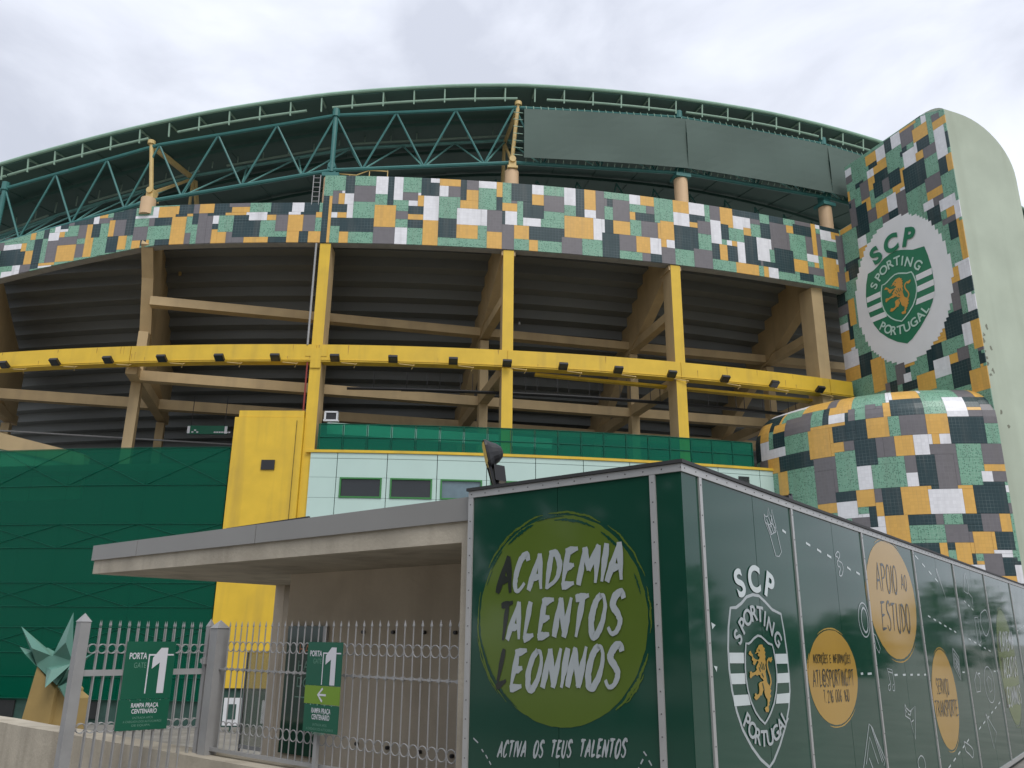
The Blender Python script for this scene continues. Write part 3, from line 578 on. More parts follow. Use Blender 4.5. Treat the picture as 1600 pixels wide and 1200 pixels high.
# trusses: straight chords from column to column
CA = [-20.4, -13.6, -6.95, .05, 7.1, 14.1, 21.2, 28]
def node(T, c0, c1, f, r_, dz=0.0): return pol(c0, r_, interp(c0, T) + dz).lerp(pol(c1, r_, interp(c1, T) + dz), f)
def rod(name, a, b, rad_, mt='teal', n=8): m = MB(); m.tube([a, b], rad_, n); part(m, name, mt)
for c0, c1 in zip(CA, CA[1:]):
    N = lambda T, f, r_, dz=0.0: node(T, c0, c1, f, r_, dz)
    rod('top_chord', N(TOPC, 0, -.25), N(TOPC, 1, -.25), .095); rod('bottom_chord', N(BOTC, 0, -.25), N(BOTC, 1, -.25), .105)
    rod('inner_chord', N(TOPC, 0, -4, .48), N(TOPC, 1, -4, .48), .085, 'teal_lightened')
    e0, e1 = (.18, .86)
    rod('inner_rail', N(TOPC, 0 if c0 in (.05,) else e0, -4.3, .98), N(TOPC, 1 if c0 in (.05, -13.6) else e1, -4.3, .98), .06, 'rail_lightened')
    for k in range(6):
        f = (k + .5) / 6; q = N(TOPC, f, -4.3, 1.0); rod('inner_bracket', q, q + UP * .7, .035, 'rail_lightened', 6)
    for k in range(3):
        s0, s1, b_ = k / 3, (k + 1) / 3, (k + .5) / 3
        for s in (s0, s1):
            rod('diagonal', N(TOPC, s, -.25), N(BOTC, b_, -.25), .055, 'teal', 6)
            rod('diagonal', N(TOPC, s, -4, .48), N(BOTC, b_, -.3), .045, 'teal_lightened', 6)
            rod('back_brace', N(BOTC, b_, -8.0, .6), N(TOPC, s, -9.5, 1.2), .06, 'teal_lightened', 6)
    rod('back_chord', N(BOTC, 0, -8.0, .55), N(BOTC, 1, -8.0, .55), .08, 'teal_lightened')

m = MB(); m.tube([V(-36, 48, 25.6), V(-27.5, 48, 25.75)], .16, 8); m.box((-35.2, 48, 25.6), (2.2, 0, 0), (0, .3, 0), (0, 0, .32)); part(m, 'gangway', 'mast')
# ---- left: green glass wall
gwall = MB().box(pol(-11, -.32, 7.2), tang(-11) * .02, outw(-11) * .02, UP * .02)
rowsz = [8.08, 6.38, 4.65, 3.62, 2.12, 1.11, 0.25, -.78, -1.74, -2.63]
gang = [-2.58 - 2.86 * i for i in range(8)]
for i in range(len(gang) - 1):
    a1, a0 = gang[i] - .004, gang[i + 1] + .004
    for z1, z0 in zip(rowsz, rowsz[1:]):
        m = MB(); A = arc(a0, a1, 1.45)
        for p, q in zip(A, A[1:]):
            m.hexa([pol(p, -.03, z0 + .012), pol(q, -.03, z0 + .012), pol(q, 0, z0 + .012), pol(p, 0, z0 + .012), pol(p, -.03, z1 - .012), pol(q, -.03, z1 - .012), pol(q, 0, z1 - .012), pol(p, 0, z1 - .012)])
        part(m, 'glass_pane', 'greenglass')
for z in rowsz:
    m = MB(); m.tube([pol(a, .03, z) for a in arc(-22, -2.6, .7)], .014, 6); part(m, 'mullion', 'greenline')
for i in range(len(gang) - 1):
    for z1, z0 in ((8.08, 6.38), (4.65, 3.62), (2.12, 1.11), (.25, -.78)):
        a1, a0 = gang[i], gang[i + 1]
        m = MB(); am = (a0 + a1) / 2; zm = (z0 + z1) / 2
        m.tube([pol(a0, .03, z0), pol(am, .03, zm), pol(a1, .03, z1)], .012, 6); m.tube([pol(a0, .03, z1), pol(am, .03, zm), pol(a1, .03, z0)], .012, 6)
        part(m, 'cross_brace', 'greenline')
# dark base under the glass
m = MB(); m.grid(lambda a, z: pol(a, -.15, z), arc(-22, 16, 1.5), [GZ, -2.63]); part(m, 'plinth', 'innerdark')
for a in (-9.3, -7.6, -6.4, -4.6):
    m = MB(); m.box(pol(a, -.1, -3.05), tang(a) * .5, outw(a) * .04, UP * .33); part(m, 'base_opening', 'dark')
# ramp stringer at the far left, seen over the glass
m = MB(); m.hexa([pol(-16, -1.6, 9.6), pol(-8.5, -1.6, 7.5), pol(-8.5, -1.2, 7.5), pol(-16, -1.2, 9.6), pol(-16, -1.6, 10.55), pol(-8.5, -1.6, 8.1), pol(-8.5, -1.2, 8.1), pol(-16, -1.2, 10.55)]); 
part(m, 'ramp_rail', 'tan')
m = MB(); m.hexa([pol(-16, -1.5, 6), pol(-8.5, -1.5, 6), pol(-8.5, -1.3, 6), pol(-16, -1.3, 6), pol(-16, -1.5, 10.3), pol(-8.5, -1.5, 7.8), pol(-8.5, -1.3, 7.8), pol(-16, -1.3, 10.3)]); part(m, 'ramp_wall', 'pale')

# ---- yellow stair box
m = MB(); m.box((pol(-2.52, .1) + pol(-.1, .1)) / 2 + outw(-1.3) * -.8 + UP * 3.675, tang(-1.3) * 1.57, outw(-1.4) * .85, UP * 5.775); ybox = part(m, 'stair_box', 'yellow')
m = MB(); m.box((pol(-2.4, .1) + pol(-.12, .1)) / 2 + outw(-1.3) * -.8 + UP * 9.62, tang(-1.3) * 1.48, outw(-1.4) * .8, UP * .15); part(m, 'stair_box_cap', 'yellow', ybox)
m = MB(); m.box(pol(-1.2, .17, 7.25), tang(-1.2) * .3, outw(-1.2) * .02, UP * .22); part(m, 'vent', 'black', ybox)
m = MB(); m.box(pol(-.34, .165, 3.6), tang(-.42) * .007, outw(-.42) * .01, UP * 5.7); part(m, 'joint', 'seam', ybox)
m = MB(); m.box(pol(-1.0, -.3, -2.85), tang(-1) * 1.8, outw(-1) * .3, UP * .74); part(m, 'glazed_base', 'innerdark')

rg_ = random.Random(21)
for q in range(26):
    a = rg_.uniform(-12, 20.5); h = rg_.uniform(.12, .5); w = rg_.uniform(.01, .03); m = MB()
    zt_ = rg_.choice((12.98, 12.24 + h))
    m.prism([(-w, 0), (w, 0), (w * .5, -h * .7), (0, -h), (-w * .6, -h * .5)], lambda x, z: pol(a, .0235, zt_ + z) + tang(a) * x, lambda x, z: pol(a, .01, zt_ + z) + tang(a) * x); part(m, 'rust_run', 'rust')
# ---- right: pale cladding with windows
for k in range(-1, 10):
    a0 = max(.2, 1.13 + 1.7 * k); a1 = 1.13 + 1.7 * (k + 1)
    e = .012
    wa0, wa1 = 1.26 + 1.7 * k, 2.68 + 1.7 * k
    m = MB()
    def sl(p, q, z0, z1):
        for x, y in zip(arc(p, q, .9), arc(p, q, .9)[1:]):
            m.hexa([pol(x, -.04, z0), pol(y, -.04, z0), pol(y, .08, z0), pol(x, .08, z0), pol(x, -.04, z1), pol(y, -.04, z1), pol(y, .08, z1), pol(x, .08, z1)])
    sl(a0 + e, a1 - e, 6.74, 7.58)
    if k >= 0:
        sl(a0 + e, wa0, 5.83, 6.728); sl(wa1, a1 - e, 5.83, 6.728)
    else: sl(a0 + e, a1 - e, 5.83, 6.728)
    sl(a0 + e, a1 - e, 3.2, 5.818); sl(a0 + e, a1 - e, -1.5, 3.188)
    sl(a0 + e, a1 - e, 7.6, 7.84)
    cp = part(m, 'cladding_panel', 'clad')
    if k >= 0:
        am = (wa0 + wa1) / 2; hw = RR * rad(wa1 - wa0) / 2
        f = MB()
        for dz in (-.42, .42): f.box(pol(am, .06, 6.28 + dz), tang(am) * hw, outw(am) * .06, UP * .035)
        for s in (-1, 1): f.box(pol(am, .06, 6.28) + tang(am) * s * (hw - .035), tang(am) * .035, outw(am) * .06, UP * .385)
        wf = part(f, 'window', 'winframe')
        f = MB(); f.box(pol(am, .02, 6.28), tang(am) * (hw - .07), outw(am) * .01, UP * .385); part(f, 'window_pane', 'winblue' if k in (2, 5) else 'winglass', wf)
m = MB(); m.grid(lambda a, z: pol(a, -.045, z), arc(.2, 18.2, .9), [-1.5, 7.84]); part(m, 'cladding_back', 'seam')
m = MB()
for x, y in zip(arc(.05, 17, .85), arc(.05, 17, .85)[1:]): m.hexa([pol(x, -.3, 7.85), pol(y, -.3, 7.85), pol(y, .14, 7.85), pol(x, .14, 7.85), pol(x, -.3, 7.97), pol(y, -.3, 7.97), pol(y, .14, 7.97), pol(x, .14, 7.97)])
part(m, 'coping', 'yellow')
m = MB()
for q in range(6): m.box(pol(15.75, .1, 7.1 + q * .07), tang(15.75) * .28, outw(15.75) * .03, UP * .022)
part(m, 'vent_grille', 'black')
# glass balustrade
pa = [.42 + .8325 * i for i in range(20)]
for a0, a1 in zip(pa, pa[1:]):
    for z0, z1 in ((8.0, 8.56), (8.58, 9.17)):
        m = MB(); m.hexa([pol(a0 + .03, -.02, z0), pol(a1 - .03, -.02, z0), pol(a1 - .03, .0, z0), pol(a0 + .03, .0, z0), pol(a0 + .03, -.02, z1), pol(a1 - .03, -.02, z1), pol(a1 - .03, .0, z1), pol(a0 + .03, .0, z1)])
        part(m, 'balustrade_pane', 'balglass')
for a in pa:
    m = MB(); m.box(pol(a, .0, 8.58), tang(a) * .025, outw(a) * .03, UP * .6); part(m, 'baluster', 'greenline')
for z in (8.57, 9.185):
    m = MB(); m.tube([pol(a, .01, z) for a in arc(.42, pa[-1], .83)], .022, 6); part(m, 'balustrade_rail', 'greenline')
m = MB(); m.hexa([pol(.5, -1.4, 9.0), pol(9, -3.2, 9.0), pol(9, -2.9, 9.0), pol(.5, -1.1, 9.0), pol(.5, -1.4, 9.55), pol(9, -3.2, 9.5), pol(9, -2.9, 9.5), pol(.5, -1.1, 9.55)]); part(m, 'inner_parapet', 'clad')
# ------------------------------------------------------------------ things fixed to the stadium
FL = [-11.52, -9.45, -7.37, -5.35, -3.26, -1.27, .82, 2.85, 4.96, 6.87, 8.9, 10.95, 13.02, 15.17, 17.27, 19.36]
FLL = ['leftmost small black floodlight under the yellow ring beam, at the left picture edge',
 'small black floodlight under the yellow beam, second from the left picture edge',
 'small black floodlight under the yellow beam just left of the left tan column',
 'small black floodlight under the yellow beam just right of the left tan column',
 'small black floodlight under the yellow beam midway between left tan column and tall yellow column',
 'small black floodlight under the yellow beam just left of the tall yellow column',
 'small black floodlight under the yellow beam just right of the tall yellow column',
 'small black floodlight under the yellow beam, second to the right of the tall yellow column',
 'small black floodlight under the yellow beam just left of the middle yellow column',
 'small black floodlight under the yellow beam in front of the middle yellow column',
 'small black floodlight under the yellow beam just right of the middle yellow column',
 'small black floodlight under the yellow beam midway between middle and right yellow columns',
 'small black floodlight under the yellow beam at the head of the right yellow column',
 'small black floodlight under the yellow beam just right of the right yellow column',
 'small black floodlight under the yellow beam, second nearest to the mosaic annex',
 'rightmost small black floodlight under the yellow beam, right beside the mosaic annex']
def make_flood(a):
    r = thing('floodlight', pol(a, .25, 12.22), '', 'floodlight', 'small floodlights under the yellow ring beam')
    T_, O_ = tang(a), outw(a); c = pol(a, .32, 12.25)
    tilt = (O_ * .55 + UP * -.83).normalized(); side = T_; up2 = side.cross(tilt).normalized()
    m = MB(); m.box(c, side * .21, tilt * .07, up2 * .18); m.box(c - tilt * .08, side * .1, tilt * .05, up2 * .09); m.build('lamp_body', 'black', r)
    m = MB(); m.box(c + tilt * .065, side * .18, tilt * .012, up2 * .15); m.build('lamp_glass', 'lampglass', r)
    m = MB(); m.tube([pol(a, .04, 12.2), pol(a, .22, 12.12), c], .018, 6); m.tube([pol(a, .0, 12.12) + T_ * .25, pol(a, .12, 12.02) + T_ * .95, pol(a, .0, 11.88) + T_ * .85], .02, 6); m.tube([pol(a, .12, 12.02) + T_ * .95, pol(a, -.1, 12.14) + T_ * .95], .02, 6); m.build('bracket', 'mast', r)
    return r
proto = make_flood(FL[0]); proto['label'] = FLL[0]
for a, lb in list(zip(FL, FLL))[1:]:
    r = proto.copy(); COL.objects.link(r); r.location = pol(a, .25, 12.22); r.rotation_euler = (0, 0, rad(a - FL[0])); r['label'] = lb
    for ch in list(proto.children):
        c = ch.copy(); COL.objects.link(c); c.parent = r
for t, d, lb in ((10.6, 6.2, 'small pale lamp under the dark soffit right of the middle yellow column'), (19.6, 5.0, 'small pale lamp under the dark soffit right of the right yellow column')):
    b = tn(t, nband(t) + d, 20.97 - .64 * d - .1); l_ = thing('soffit_lamp', b, lb, 'lamp', 'small lamps under the stand')
    m = MB(); m.tube([b, b - UP * .14], [.04, .07], 10); m.build('globe', 'white', l_); m = MB(); m.bar(b, b + UP * .35, .03); m.build('stem', 'black', l_)
# ladder at the step of the band
lad = thing('ladder', pol(-.42, -.2, 20.4), 'small steel ladder up the step of the mosaic band, left of its tan rounded end', 'ladder')
m = MB()
for s in (-.17, .17): m.tube([pol(-.42, .02, 20.3) + tang(0) * s, pol(-.42, .02, 21.95) + tang(0) * s], .025, 6)
m.build('stile', 'galv', lad)
for q in range(6):
    m = MB(); m.tube([pol(-.42, .02, 20.5 + q * .26) + tang(0) * -.17, pol(-.42, .02, 20.5 + q * .26) + tang(0) * .17], .018, 6); m.build('rung', 'galv', lad)
gr = thing('guard_rail', pol(1.2, -.4, 21.95), 'low ochre guard rail standing on top of the tall mosaic band', 'guard rail')
for a in (.3, .75, 1.5, 2.2):
    m = MB(); m.tube([pol(a, -.35, 21.9), pol(a, -.35, 22.25 if a < 1 else 22.5)], .025, 6); m.build('post', 'mast', gr)
m = MB(); m.tube([pol(.2, -.35, 22.28), pol(1.0, -.35, 22.2), pol(1.5, -.35, 22.5), pol(2.2, -.35, 22.46)], .03, 6); m.build('rail', 'mast', gr)
m = MB(); m.tube([pol(.2, -.35, 22.1), pol(2.2, -.35, 22.1)], .022, 6); m.build('rail', 'mast', gr)
# mesh banner hung in the truss
bn = thing('mesh_banner', pol(14, 0, 23.6), 'big grey green mesh banner laced inside the roof truss on the right', 'banner')
KX = [7.45, 14.25, 21.25, 29.5]
for a0, a1 in zip(KX, KX[1:]):
    t0, t1 = interp(a0, TOPC) - .34, interp(a1, TOPC) - .34; b0, b1 = interp(a0, BOTC) + .08, interp(a1, BOTC) + .08
    m = MB(); m.grid(lambda u, v: pol(a0, .0, 0).lerp(pol(a1, .0, 0), u) + UP * ((b0 + (b1 - b0) * u) * (1 - v) + (t0 + (t1 - t0) * u) * v) + outw(a0 + (a1 - a0) * u) * (.16 + .1 * sin(pi * u) + .06 * sin(pi * v) * sin(9 * u + a0)), [i / 10 for i in range(11)], [i / 6 for i in range(7)])
    m.build('banner_sheet', 'screen', bn)
m = MB()
for i in range(int((29.5 - 7.5) / .3)):
    a = 7.55 + i * .3; zt = interp(a, TOPC)
    m.bar(pol(a, -.12, zt + .02), pol(a + .02, -.02, zt - .36), .03); m.bar(pol(a, -.12, interp(a, BOTC) - .02), pol(a, .0, interp(a, BOTC) + .12), .025)
m.tube([pol(a, .0, interp(a, TOPC) - .34) for a in arc(7.5, 29, 1)], .03, 6)
for q in range(7): m.bar(pol(7.42, .02, 23.6 + q * .42), pol(7.05, -.1, 23.7 + q * .42), .03)
tag(m.build('lacing', 'palepipe', bn), kind='stuff')
ac = thing('window_unit', pol(.75, -.5, 9.35), 'small white framed unit with dark screen on the balustrade by the yellow column', 'air unit')
m = MB(); c = pol(.75, -.35, 9.62)
for dx, dz, w, h in ((0, .2, .3, .035), (0, -.2, .34, .04), (-.27, 0, .04, .2), (.27, 0, .03, .2)): m.box(c + tang(.75) * dx + UP * dz, tang(.75) * w, outw(.75) * .12, UP * h)
m.build('frame', 'white', ac)
m = MB(); m.box(c, tang(.75) * .24, outw(.75) * .08, UP * .17); m.build('screen', 'black', ac)
m = MB(); m.box(c - UP * .3, tang(.75) * .04, outw(.75) * .04, UP * .12); m.build('foot', 'white', ac)
hs = thing('hanging_sign', V(-16.3, 43.1, 10.6), 'green sign with pale ends hanging in the dark concourse left of the yellow box', 'sign')
m = MB(); m.box((-16.32, 43.15, 10.5), (1.08, 0, 0), (0, .05, 0), (0, 0, .23)); m.build('board', 'signgreen', hs)
for s in (-1, 1):
    m = MB(); m.box((-16.32 + s * 1.0, 43.09, 10.5), (.07, 0, 0), (0, .006, 0), (0, 0, .2)); m.build('end_mark', 'signwhite', hs)
m = MB()
for q in range(7): m.box((-15.9 + q * .13, 43.09, 10.37), (.05, 0, 0), (0, .005, 0), (0, 0, .035))
for q in range(3): m.box((-17.1 + q * .13, 43.09, 10.37 + .1 * (q % 2)), (.05, 0, 0), (0, .005, 0), (0, 0, .035))
m.build('legend', 'signwhite', hs)
m = MB()
for s in (-.9, .9): m.bar((-16.32 + s, 43.15, 10.7), (-16.32 + s, 43.15, 12.4), .03)
m.build('hanger', 'black', hs)

# ------------------------------------------------------------------ print helpers (2d shapes on a plane)
def glyph2d(ch, bold=0.0):
    cu = bpy.data.curves.new('t', 'FONT'); cu.body = ch; cu.offset = bold; cu.size = 1.0; cu.resolution_u = 6
    ob = bpy.data.objects.new('t', cu)
    me = bpy.data.meshes.new_from_object(ob)
    vs = [(v.co.x, v.co.y) for v in me.vertices]; fs = [tuple(p.vertices) for p in me.polygons]
    bpy.data.objects.remove(ob); bpy.data.curves.remove(cu); bpy.data.meshes.remove(me)
    return vs, fs
_cap = glyph2d('H')[0]; CAPH = max(v[1] for v in _cap) - min(v[1] for v in _cap)
class P2:
    def __init__(s): s.v = []; s.f = []; s.k = []; s.n = 0
    def mark(s): s.k += [s.n] * (len(s.v) - len(s.k)); s.n += 1
    def poly(s, pts):
        b = len(s.v); s.v += [tuple(p) for p in pts]; s.mark(); s.f.append(tuple(range(b, b + len(pts)))); return s
    def raw(s, vs, fs):
        b = len(s.v); s.v += vs; s.f += [tuple(b + i for i in f) for f in fs]; s.mark(); return s
    def ribbon(s, pts, w, closed=False, taper=None, rough=0.0, sx=1.0, rng=None):
        pts = [V(p[0] / sx, p[1], 0) for p in pts]; n = len(pts)
        L, R_ = [], []
        for i, p in enumerate(pts):
            d = (pts[(i + 1) % n] - pts[i - 1]) if closed else (pts[min(i + 1, n - 1)] - pts[max(i - 1, 0)])
            if d.length < 1e-9: d = V(1, 0, 0)
            d.normalize(); q = V(-d.y, d.x, 0)
            ww = w / 2 * (taper(i / max(1, n - 1)) if taper else 1)
            j1 = 1 + (rng.uniform(-rough, rough) if rng else 0); j2 = 1 + (rng.uniform(-rough, rough) if rng else 0)
            a = p + q * ww * j1; c = p - q * ww * j2
            L.append((a.x * sx, a.y)); R_.append((c.x * sx, c.y))
        b = len(s.v); s.v += L + R_; s.mark()
        for i in range(n if closed else n - 1):
            j = (i + 1) % n; s.f.append((b + i, b + j, b + n + j, b + n + i))
        return s
    def ring(s, c, rx, ry, w, n=40, a0=0, a1=2 * pi):
        full = abs(a1 - a0) > 6.2
        pts = [(c[0] + rx * cos(a0 + (a1 - a0) * i / n), c[1] + ry * sin(a0 + (a1 - a0) * i / n)) for i in range(n + (0 if full else 1))]
        return s.ribbon(pts, w, closed=full, sx=rx / ry)
    def disc(s, c, rx, ry, n=72, rough=0.0, rng=None):
        return s.poly([(c[0] + rx * (1 + (rng.uniform(-rough, rough) if rng else 0)) * cos(2 * pi * i / n), c[1] + ry * (1 + (rng.uniform(-rough, rough) if rng else 0)) * sin(2 * pi * i / n)) for i in range(n)])
    def letter(s, ch, c, h, rot=0.0, wx=1.0, bold=0.02):
        vs, fs = glyph2d(ch, bold)
        x0, x1 = min(v[0] for v in vs), max(v[0] for v in vs); k = h / CAPH
        out = []
        for x, y in vs:
            X = (x - (x0 + x1) / 2) * k; Y = (y - CAPH / 2) * k
            out.append((c[0] + (X * cos(rot) - Y * sin(rot)) * wx, c[1] + X * sin(rot) + Y * cos(rot)))
        return s.raw(out, fs)
    def line(s, txt, x0, x1, y, h, bold=0.0, shear=0.0, y1=None):
        """a printed line of text filling x0..x1 with its baseline at y (rising to y1)"""
        vs, fs = glyph2d(txt, bold); a, b = min(v[0] for v in vs), max(v[0] for v in vs); k = h / CAPH
        y1 = y if y1 is None else y1
        out = []
        for x, yy in vs:
            t = (x - a) / (b - a); out.append((x0 + (x1 - x0) * t + shear * yy * k, y + (y1 - y) * t + yy * k))
        return s.raw(out, fs)
    def build(s, name, mt, parent, fn):
        m = MB(); s.mark(); P0 = Vector(fn(0, 0)); nr = (Vector(fn(1, 0)) - P0).cross(Vector(fn(0, 1)) - P0).normalized()
        if nr.y > 0: nr = -nr                                    # printed faces look out towards the street
        m.v = [Vector(fn(*p)) + nr * (.00022 * k) for p, k in zip(s.v, s.k)]; m.f = [list(f) for f in s.f]; m.m = [0] * len(s.f)
        me = bpy.data.meshes.new(name); o0 = ORG[parent.name]
        me.from_pydata([v - o0 for v in m.v], [], m.f); me.materials.append(M[mt])
        o = bpy.data.objects.new(name, me); COL.objects.link(o); o.parent = parent; ORG[o.name] = o0
        return o
# brush capitals: strokes in a box about 0.5 wide and 1 high
ST = {'A': [[(0, 0), (.28, 1)], [(.28, 1), (.5, 0)], [(.1, .34), (.44, .36)]],
 'C': [[(.5, .82), (.4, 1), (.2, .88), (.06, .45), (.1, .08), (.26, 0), (.46, .2)]],
 'D': [[(.1, .95), (.06, 0)], [(.02, .96), (.28, .95), (.48, .62), (.42, .25), (.06, .02)]],
 'E': [[(.12, .98), (.05, .02)], [(.02, .95), (.48, 1)], [(.08, .5), (.4, .55)], [(.02, .02), (.48, .08)]],
 'F': [[(.12, .98), (.05, 0)], [(.02, .95), (.46, 1)], [(.08, .52), (.38, .55)]],
 'G': [[(.5, .84), (.36, 1), (.16, .86), (.05, .45), (.12, .06), (.3, 0), (.46, .2), (.47, .44), (.3, .44)]],
 'I': [[(.1, 1), (.07, 0)]], 'L': [[(.12, 1), (.05, .02)], [(.03, .02), (.42, .12)]],
 'M': [[(.02, 0), (.1, 1)], [(.1, 1), (.32, .35)], [(.32, .35), (.6, 1)], [(.6, 1), (.64, 0)]],
 'N': [[(.03, 0), (.1, 1)], [(.1, 1), (.42, 0)], [(.42, 0), (.52, 1)]],
 'O': [[(.28, 1), (.12, .82), (.04, .42), (.12, .05), (.28, .0), (.44, .25), (.49, .68), (.38, .96), (.24, .98)]],
 'P': [[(.1, .98), (.06, 0)], [(.02, .96), (.34, .96), (.47, .74), (.34, .52), (.08, .46)]],
 'R': [[(.1, .98), (.06, 0)], [(.02, .96), (.34, .96), (.46, .76), (.32, .54), (.08, .48)], [(.22, .48), (.48, 0)]],
 'S': [[(.47, .84), (.36, 1), (.16, .92), (.1, .7), (.3, .5), (.43, .3), (.36, .06), (.18, 0), (.03, .17)]],
 'T': [[(0, .95), (.5, 1)], [(.28, .97), (.2, 0)]], 'U': [[(.08, 1), (.05, .3), (.18, 0), (.36, .1), (.47, 1)]],
 'V': [[(.03, 1), (.23, 0)], [(.23, 0), (.5, 1)]], 'X': [[(0, 0), (.5, 1)], [(.02, 1), (.48, 0)]],
 '@': [[(.66, .2), (.44, .0), (.12, .14), (.03, .55), (.2, .96), (.54, .96), (.7, .6), (.6, .3), (.48, .36), (.46, .7)], [(.46, .62), (.32, .68), (.22, .45), (.32, .28), (.46, .4)]],
 '.': [[(.05, 0), (.06, .08)]], '2': [[(.04, .8), (.2, 1), (.42, .86), (.32, .5), (.04, .03)], [(.02, .03), (.47, .06)]],
 '1': [[(.1, .78), (.26, 1)], [(.26, 1), (.22, 0)]], '6': [[(.42, 1), (.16, .72), (.05, .3), (.2, 0), (.42, .18), (.36, .46), (.1, .36)]],
 '7': [[(.02, .96), (.48, 1)], [(.48, 1), (.16, 0)]], ' ': []}
ST['0'] = ST['O']
ST['Ç'] = ST['C'] + [[(.27, 0), (.31, -.12), (.18, -.2)]]
ST['Õ'] = ST['O'] + [[(.08, 1.13), (.2, 1.22), (.34, 1.13), (.44, 1.22)]]
def smooth(pts, n=5):
    if len(pts) == 2: return [(pts[0][0] + (pts[1][0] - pts[0][0]) * i / 7, pts[0][1] + (pts[1][1] - pts[0][1]) * i / 7) for i in range(8)]
    out = []
    for i in range(len(pts) - 1):
        p0, p1, p2, p3 = pts[max(i - 1, 0)], pts[i], pts[i + 1], pts[min(i + 2, len(pts) - 1)]
        for k in range(n):
            t = k / n
            out.append(tuple(.5 * (2 * p1[q] + (p2[q] - p0[q]) * t + (2 * p0[q] - 5 * p1[q] + 4 * p2[q] - p3[q]) * t * t + (3 * p1[q] - p0[q] - 3 * p2[q] + p3[q]) * t ** 3) for q in (0, 1)))
    return out + [pts[-1]]
def brush(P, txt, x0, y0, x1, y1, h, slant=.12, weight=.12, h1=None, seed=1, gap=.12):
    rng = random.Random(seed + len(txt)); h1 = h1 or h
    W = {c: (max([p[0] for st in ST[c] for p in st]) if ST[c] else .22) for c in set(txt)}
    tot = sum(W[c] + gap for c in txt) - gap; x = 0
    for c in txt:
        for st in ST[c]:
            jx, jy = rng.uniform(-.015, .015), rng.uniform(-.02, .02)
            pts = []
            for px, py in smooth(st):
                t = (x + px) / tot; hh = h + (h1 - h) * t
                pts.append((x0 + (x1 - x0) * t + slant * (py + jy) * hh, y0 + (y1 - y0) * t + (py + jy) * hh))
            sx = ((x1 - x0) / tot) / ((h + h1) / 2)
            P.ribbon(pts, weight * (h + h1) / 2, taper=lambda t: .75 + .5 * sin(pi * min(1, t * 1.15 + .08)) * .7 - .25 * t * t, rough=.12, rng=rng, sx=max(.6, min(1.6, sx)))
        x += W[c] + gap
    return P
# ---- club emblem, drawn once in the plane of the kiosk's long side
E_OUT = [(.6, .194), (.688, .199), (.777, .228), (.871, .273), (.979, .292), (1.085, .289), (1.187, .254), (1.306, .205), (1.467, .179), (1.498, .065), (1.522, -.091), (1.526, -.244), (1.517, -.337), (1.468, -.45), (1.383, -.557), (1.253, -.668), (1.125, -.752), (1.044, -.781), (.91, -.721), (.785, -.639), (.668, -.533), (.595, -.423), (.545, -.299), (.523, -.175), (.525, -.051), (.551, .075)]
E_IN = [(.799, -.021), (.839, -.024), (.883, -.012), (.935, .01), (1.005, .028), (1.06, .023), (1.119, .002), (1.178, -.021), (1.247, -.031), (1.266, -.066), (1.284, -.132), (1.292, -.203), (1.283, -.263), (1.255, -.331), (1.204, -.401), (1.135, -.456), (1.071, -.494), (1.016, -.519), (.939, -.484), (.872, -.437), (.814, -.373), (.781, -.308), (.764, -.242), (.762, -.173), (.774, -.094)]
LION = [(1.006, -.033), (1.037, -.028), (1.072, -.03), (1.078, -.044), (1.107, -.054), (1.092, -.065), (1.112, -.081), (1.097, -.091), (1.109, -.107), (1.096, -.118), (1.104, -.143), (1.091, -.161), (1.099, -.184), (1.086, -.202), (1.093, -.23), (1.097, -.252), (1.106, -.271), (1.133, -.288), (1.162, -.3), (1.147, -.311), (1.164, -.323), (1.141, -.34), (1.154, -.358), (1.128, -.371), (1.132, -.384), (1.11, -.397), (1.118, -.408), (1.095, -.418), (1.098, -.441), (1.085, -.455), (1.068, -.45), (1.046, -.451), (1.037, -.439), (1.029, -.428), (1.05, -.418), (1.074, -.419), (1.085, -.396), (1.084, -.373), (1.067, -.364), (1.052, -.349), (1.043, -.331), (1.043, -.305), (1.021, -.321), (1.001, -.338), (.999, -.347), (.98, -.342), (.953, -.354), (.928, -.364), (.903, -.37), (.88, -.364), (.865, -.35), (.884, -.346), (.88, -.333), (.899, -.328), (.92, -.339), (.951, -.334), (.962, -.31), (.957, -.275), (.984, -.263), (1.017, -.261), (1.046, -.258), (1.03, -.246), (1.001, -.236), (.992, -.222), (.969, -.217), (.943, -.223), (.915, -.216), (.885, -.22), (.854, -.228), (.834, -.238), (.819, -.227), (.828, -.209), (.825, -.196), (.848, -.194), (.87, -.204), (.913, -.198), (.945, -.186), (.936, -.172), (.957, -.155), (.984, -.139), (.968, -.13), (.949, -.134), (.928, -.15), (.908, -.158), (.887, -.147), (.895, -.133), (.873, -.124), (.883, -.104), (.855, -.097), (.827, -.088), (.842, -.071), (.866, -.068), (.875, -.084), (.892, -.091), (.895, -.107), (.928, -.12), (.969, -.126), (.997, -.121), (1.007, -.106), (.98, -.101), (.976, -.092), (.996, -.083), (.972, -.08), (.94, -.087), (.929, -.082), (.961, -.076), (.954, -.067), (.971, -.055), (.991, -.044)]
TAIL = [(1.148, -.293), (1.168, -.273), (1.164, -.236), (1.14, -.199), (1.128, -.167), (1.133, -.139), (1.156, -.123)]
TUFT = [(1.156, -.123), (1.158, -.112), (1.19, -.115), (1.224, -.108), (1.215, -.12), (1.226, -.127), (1.212, -.133), (1.196, -.145), (1.172, -.138)]
MANE = [[(1.0, -.15), (1.02, -.185)], [(1.03, -.14), (1.045, -.19)], [(.98, -.17), (1.0, -.2)], [(1.06, -.15), (1.07, -.19)], [(1.02, -.21), (1.045, -.235)], [(1.02, -.27), (1.04, -.32)], [(.995, -.06), (1.01, -.07)]]
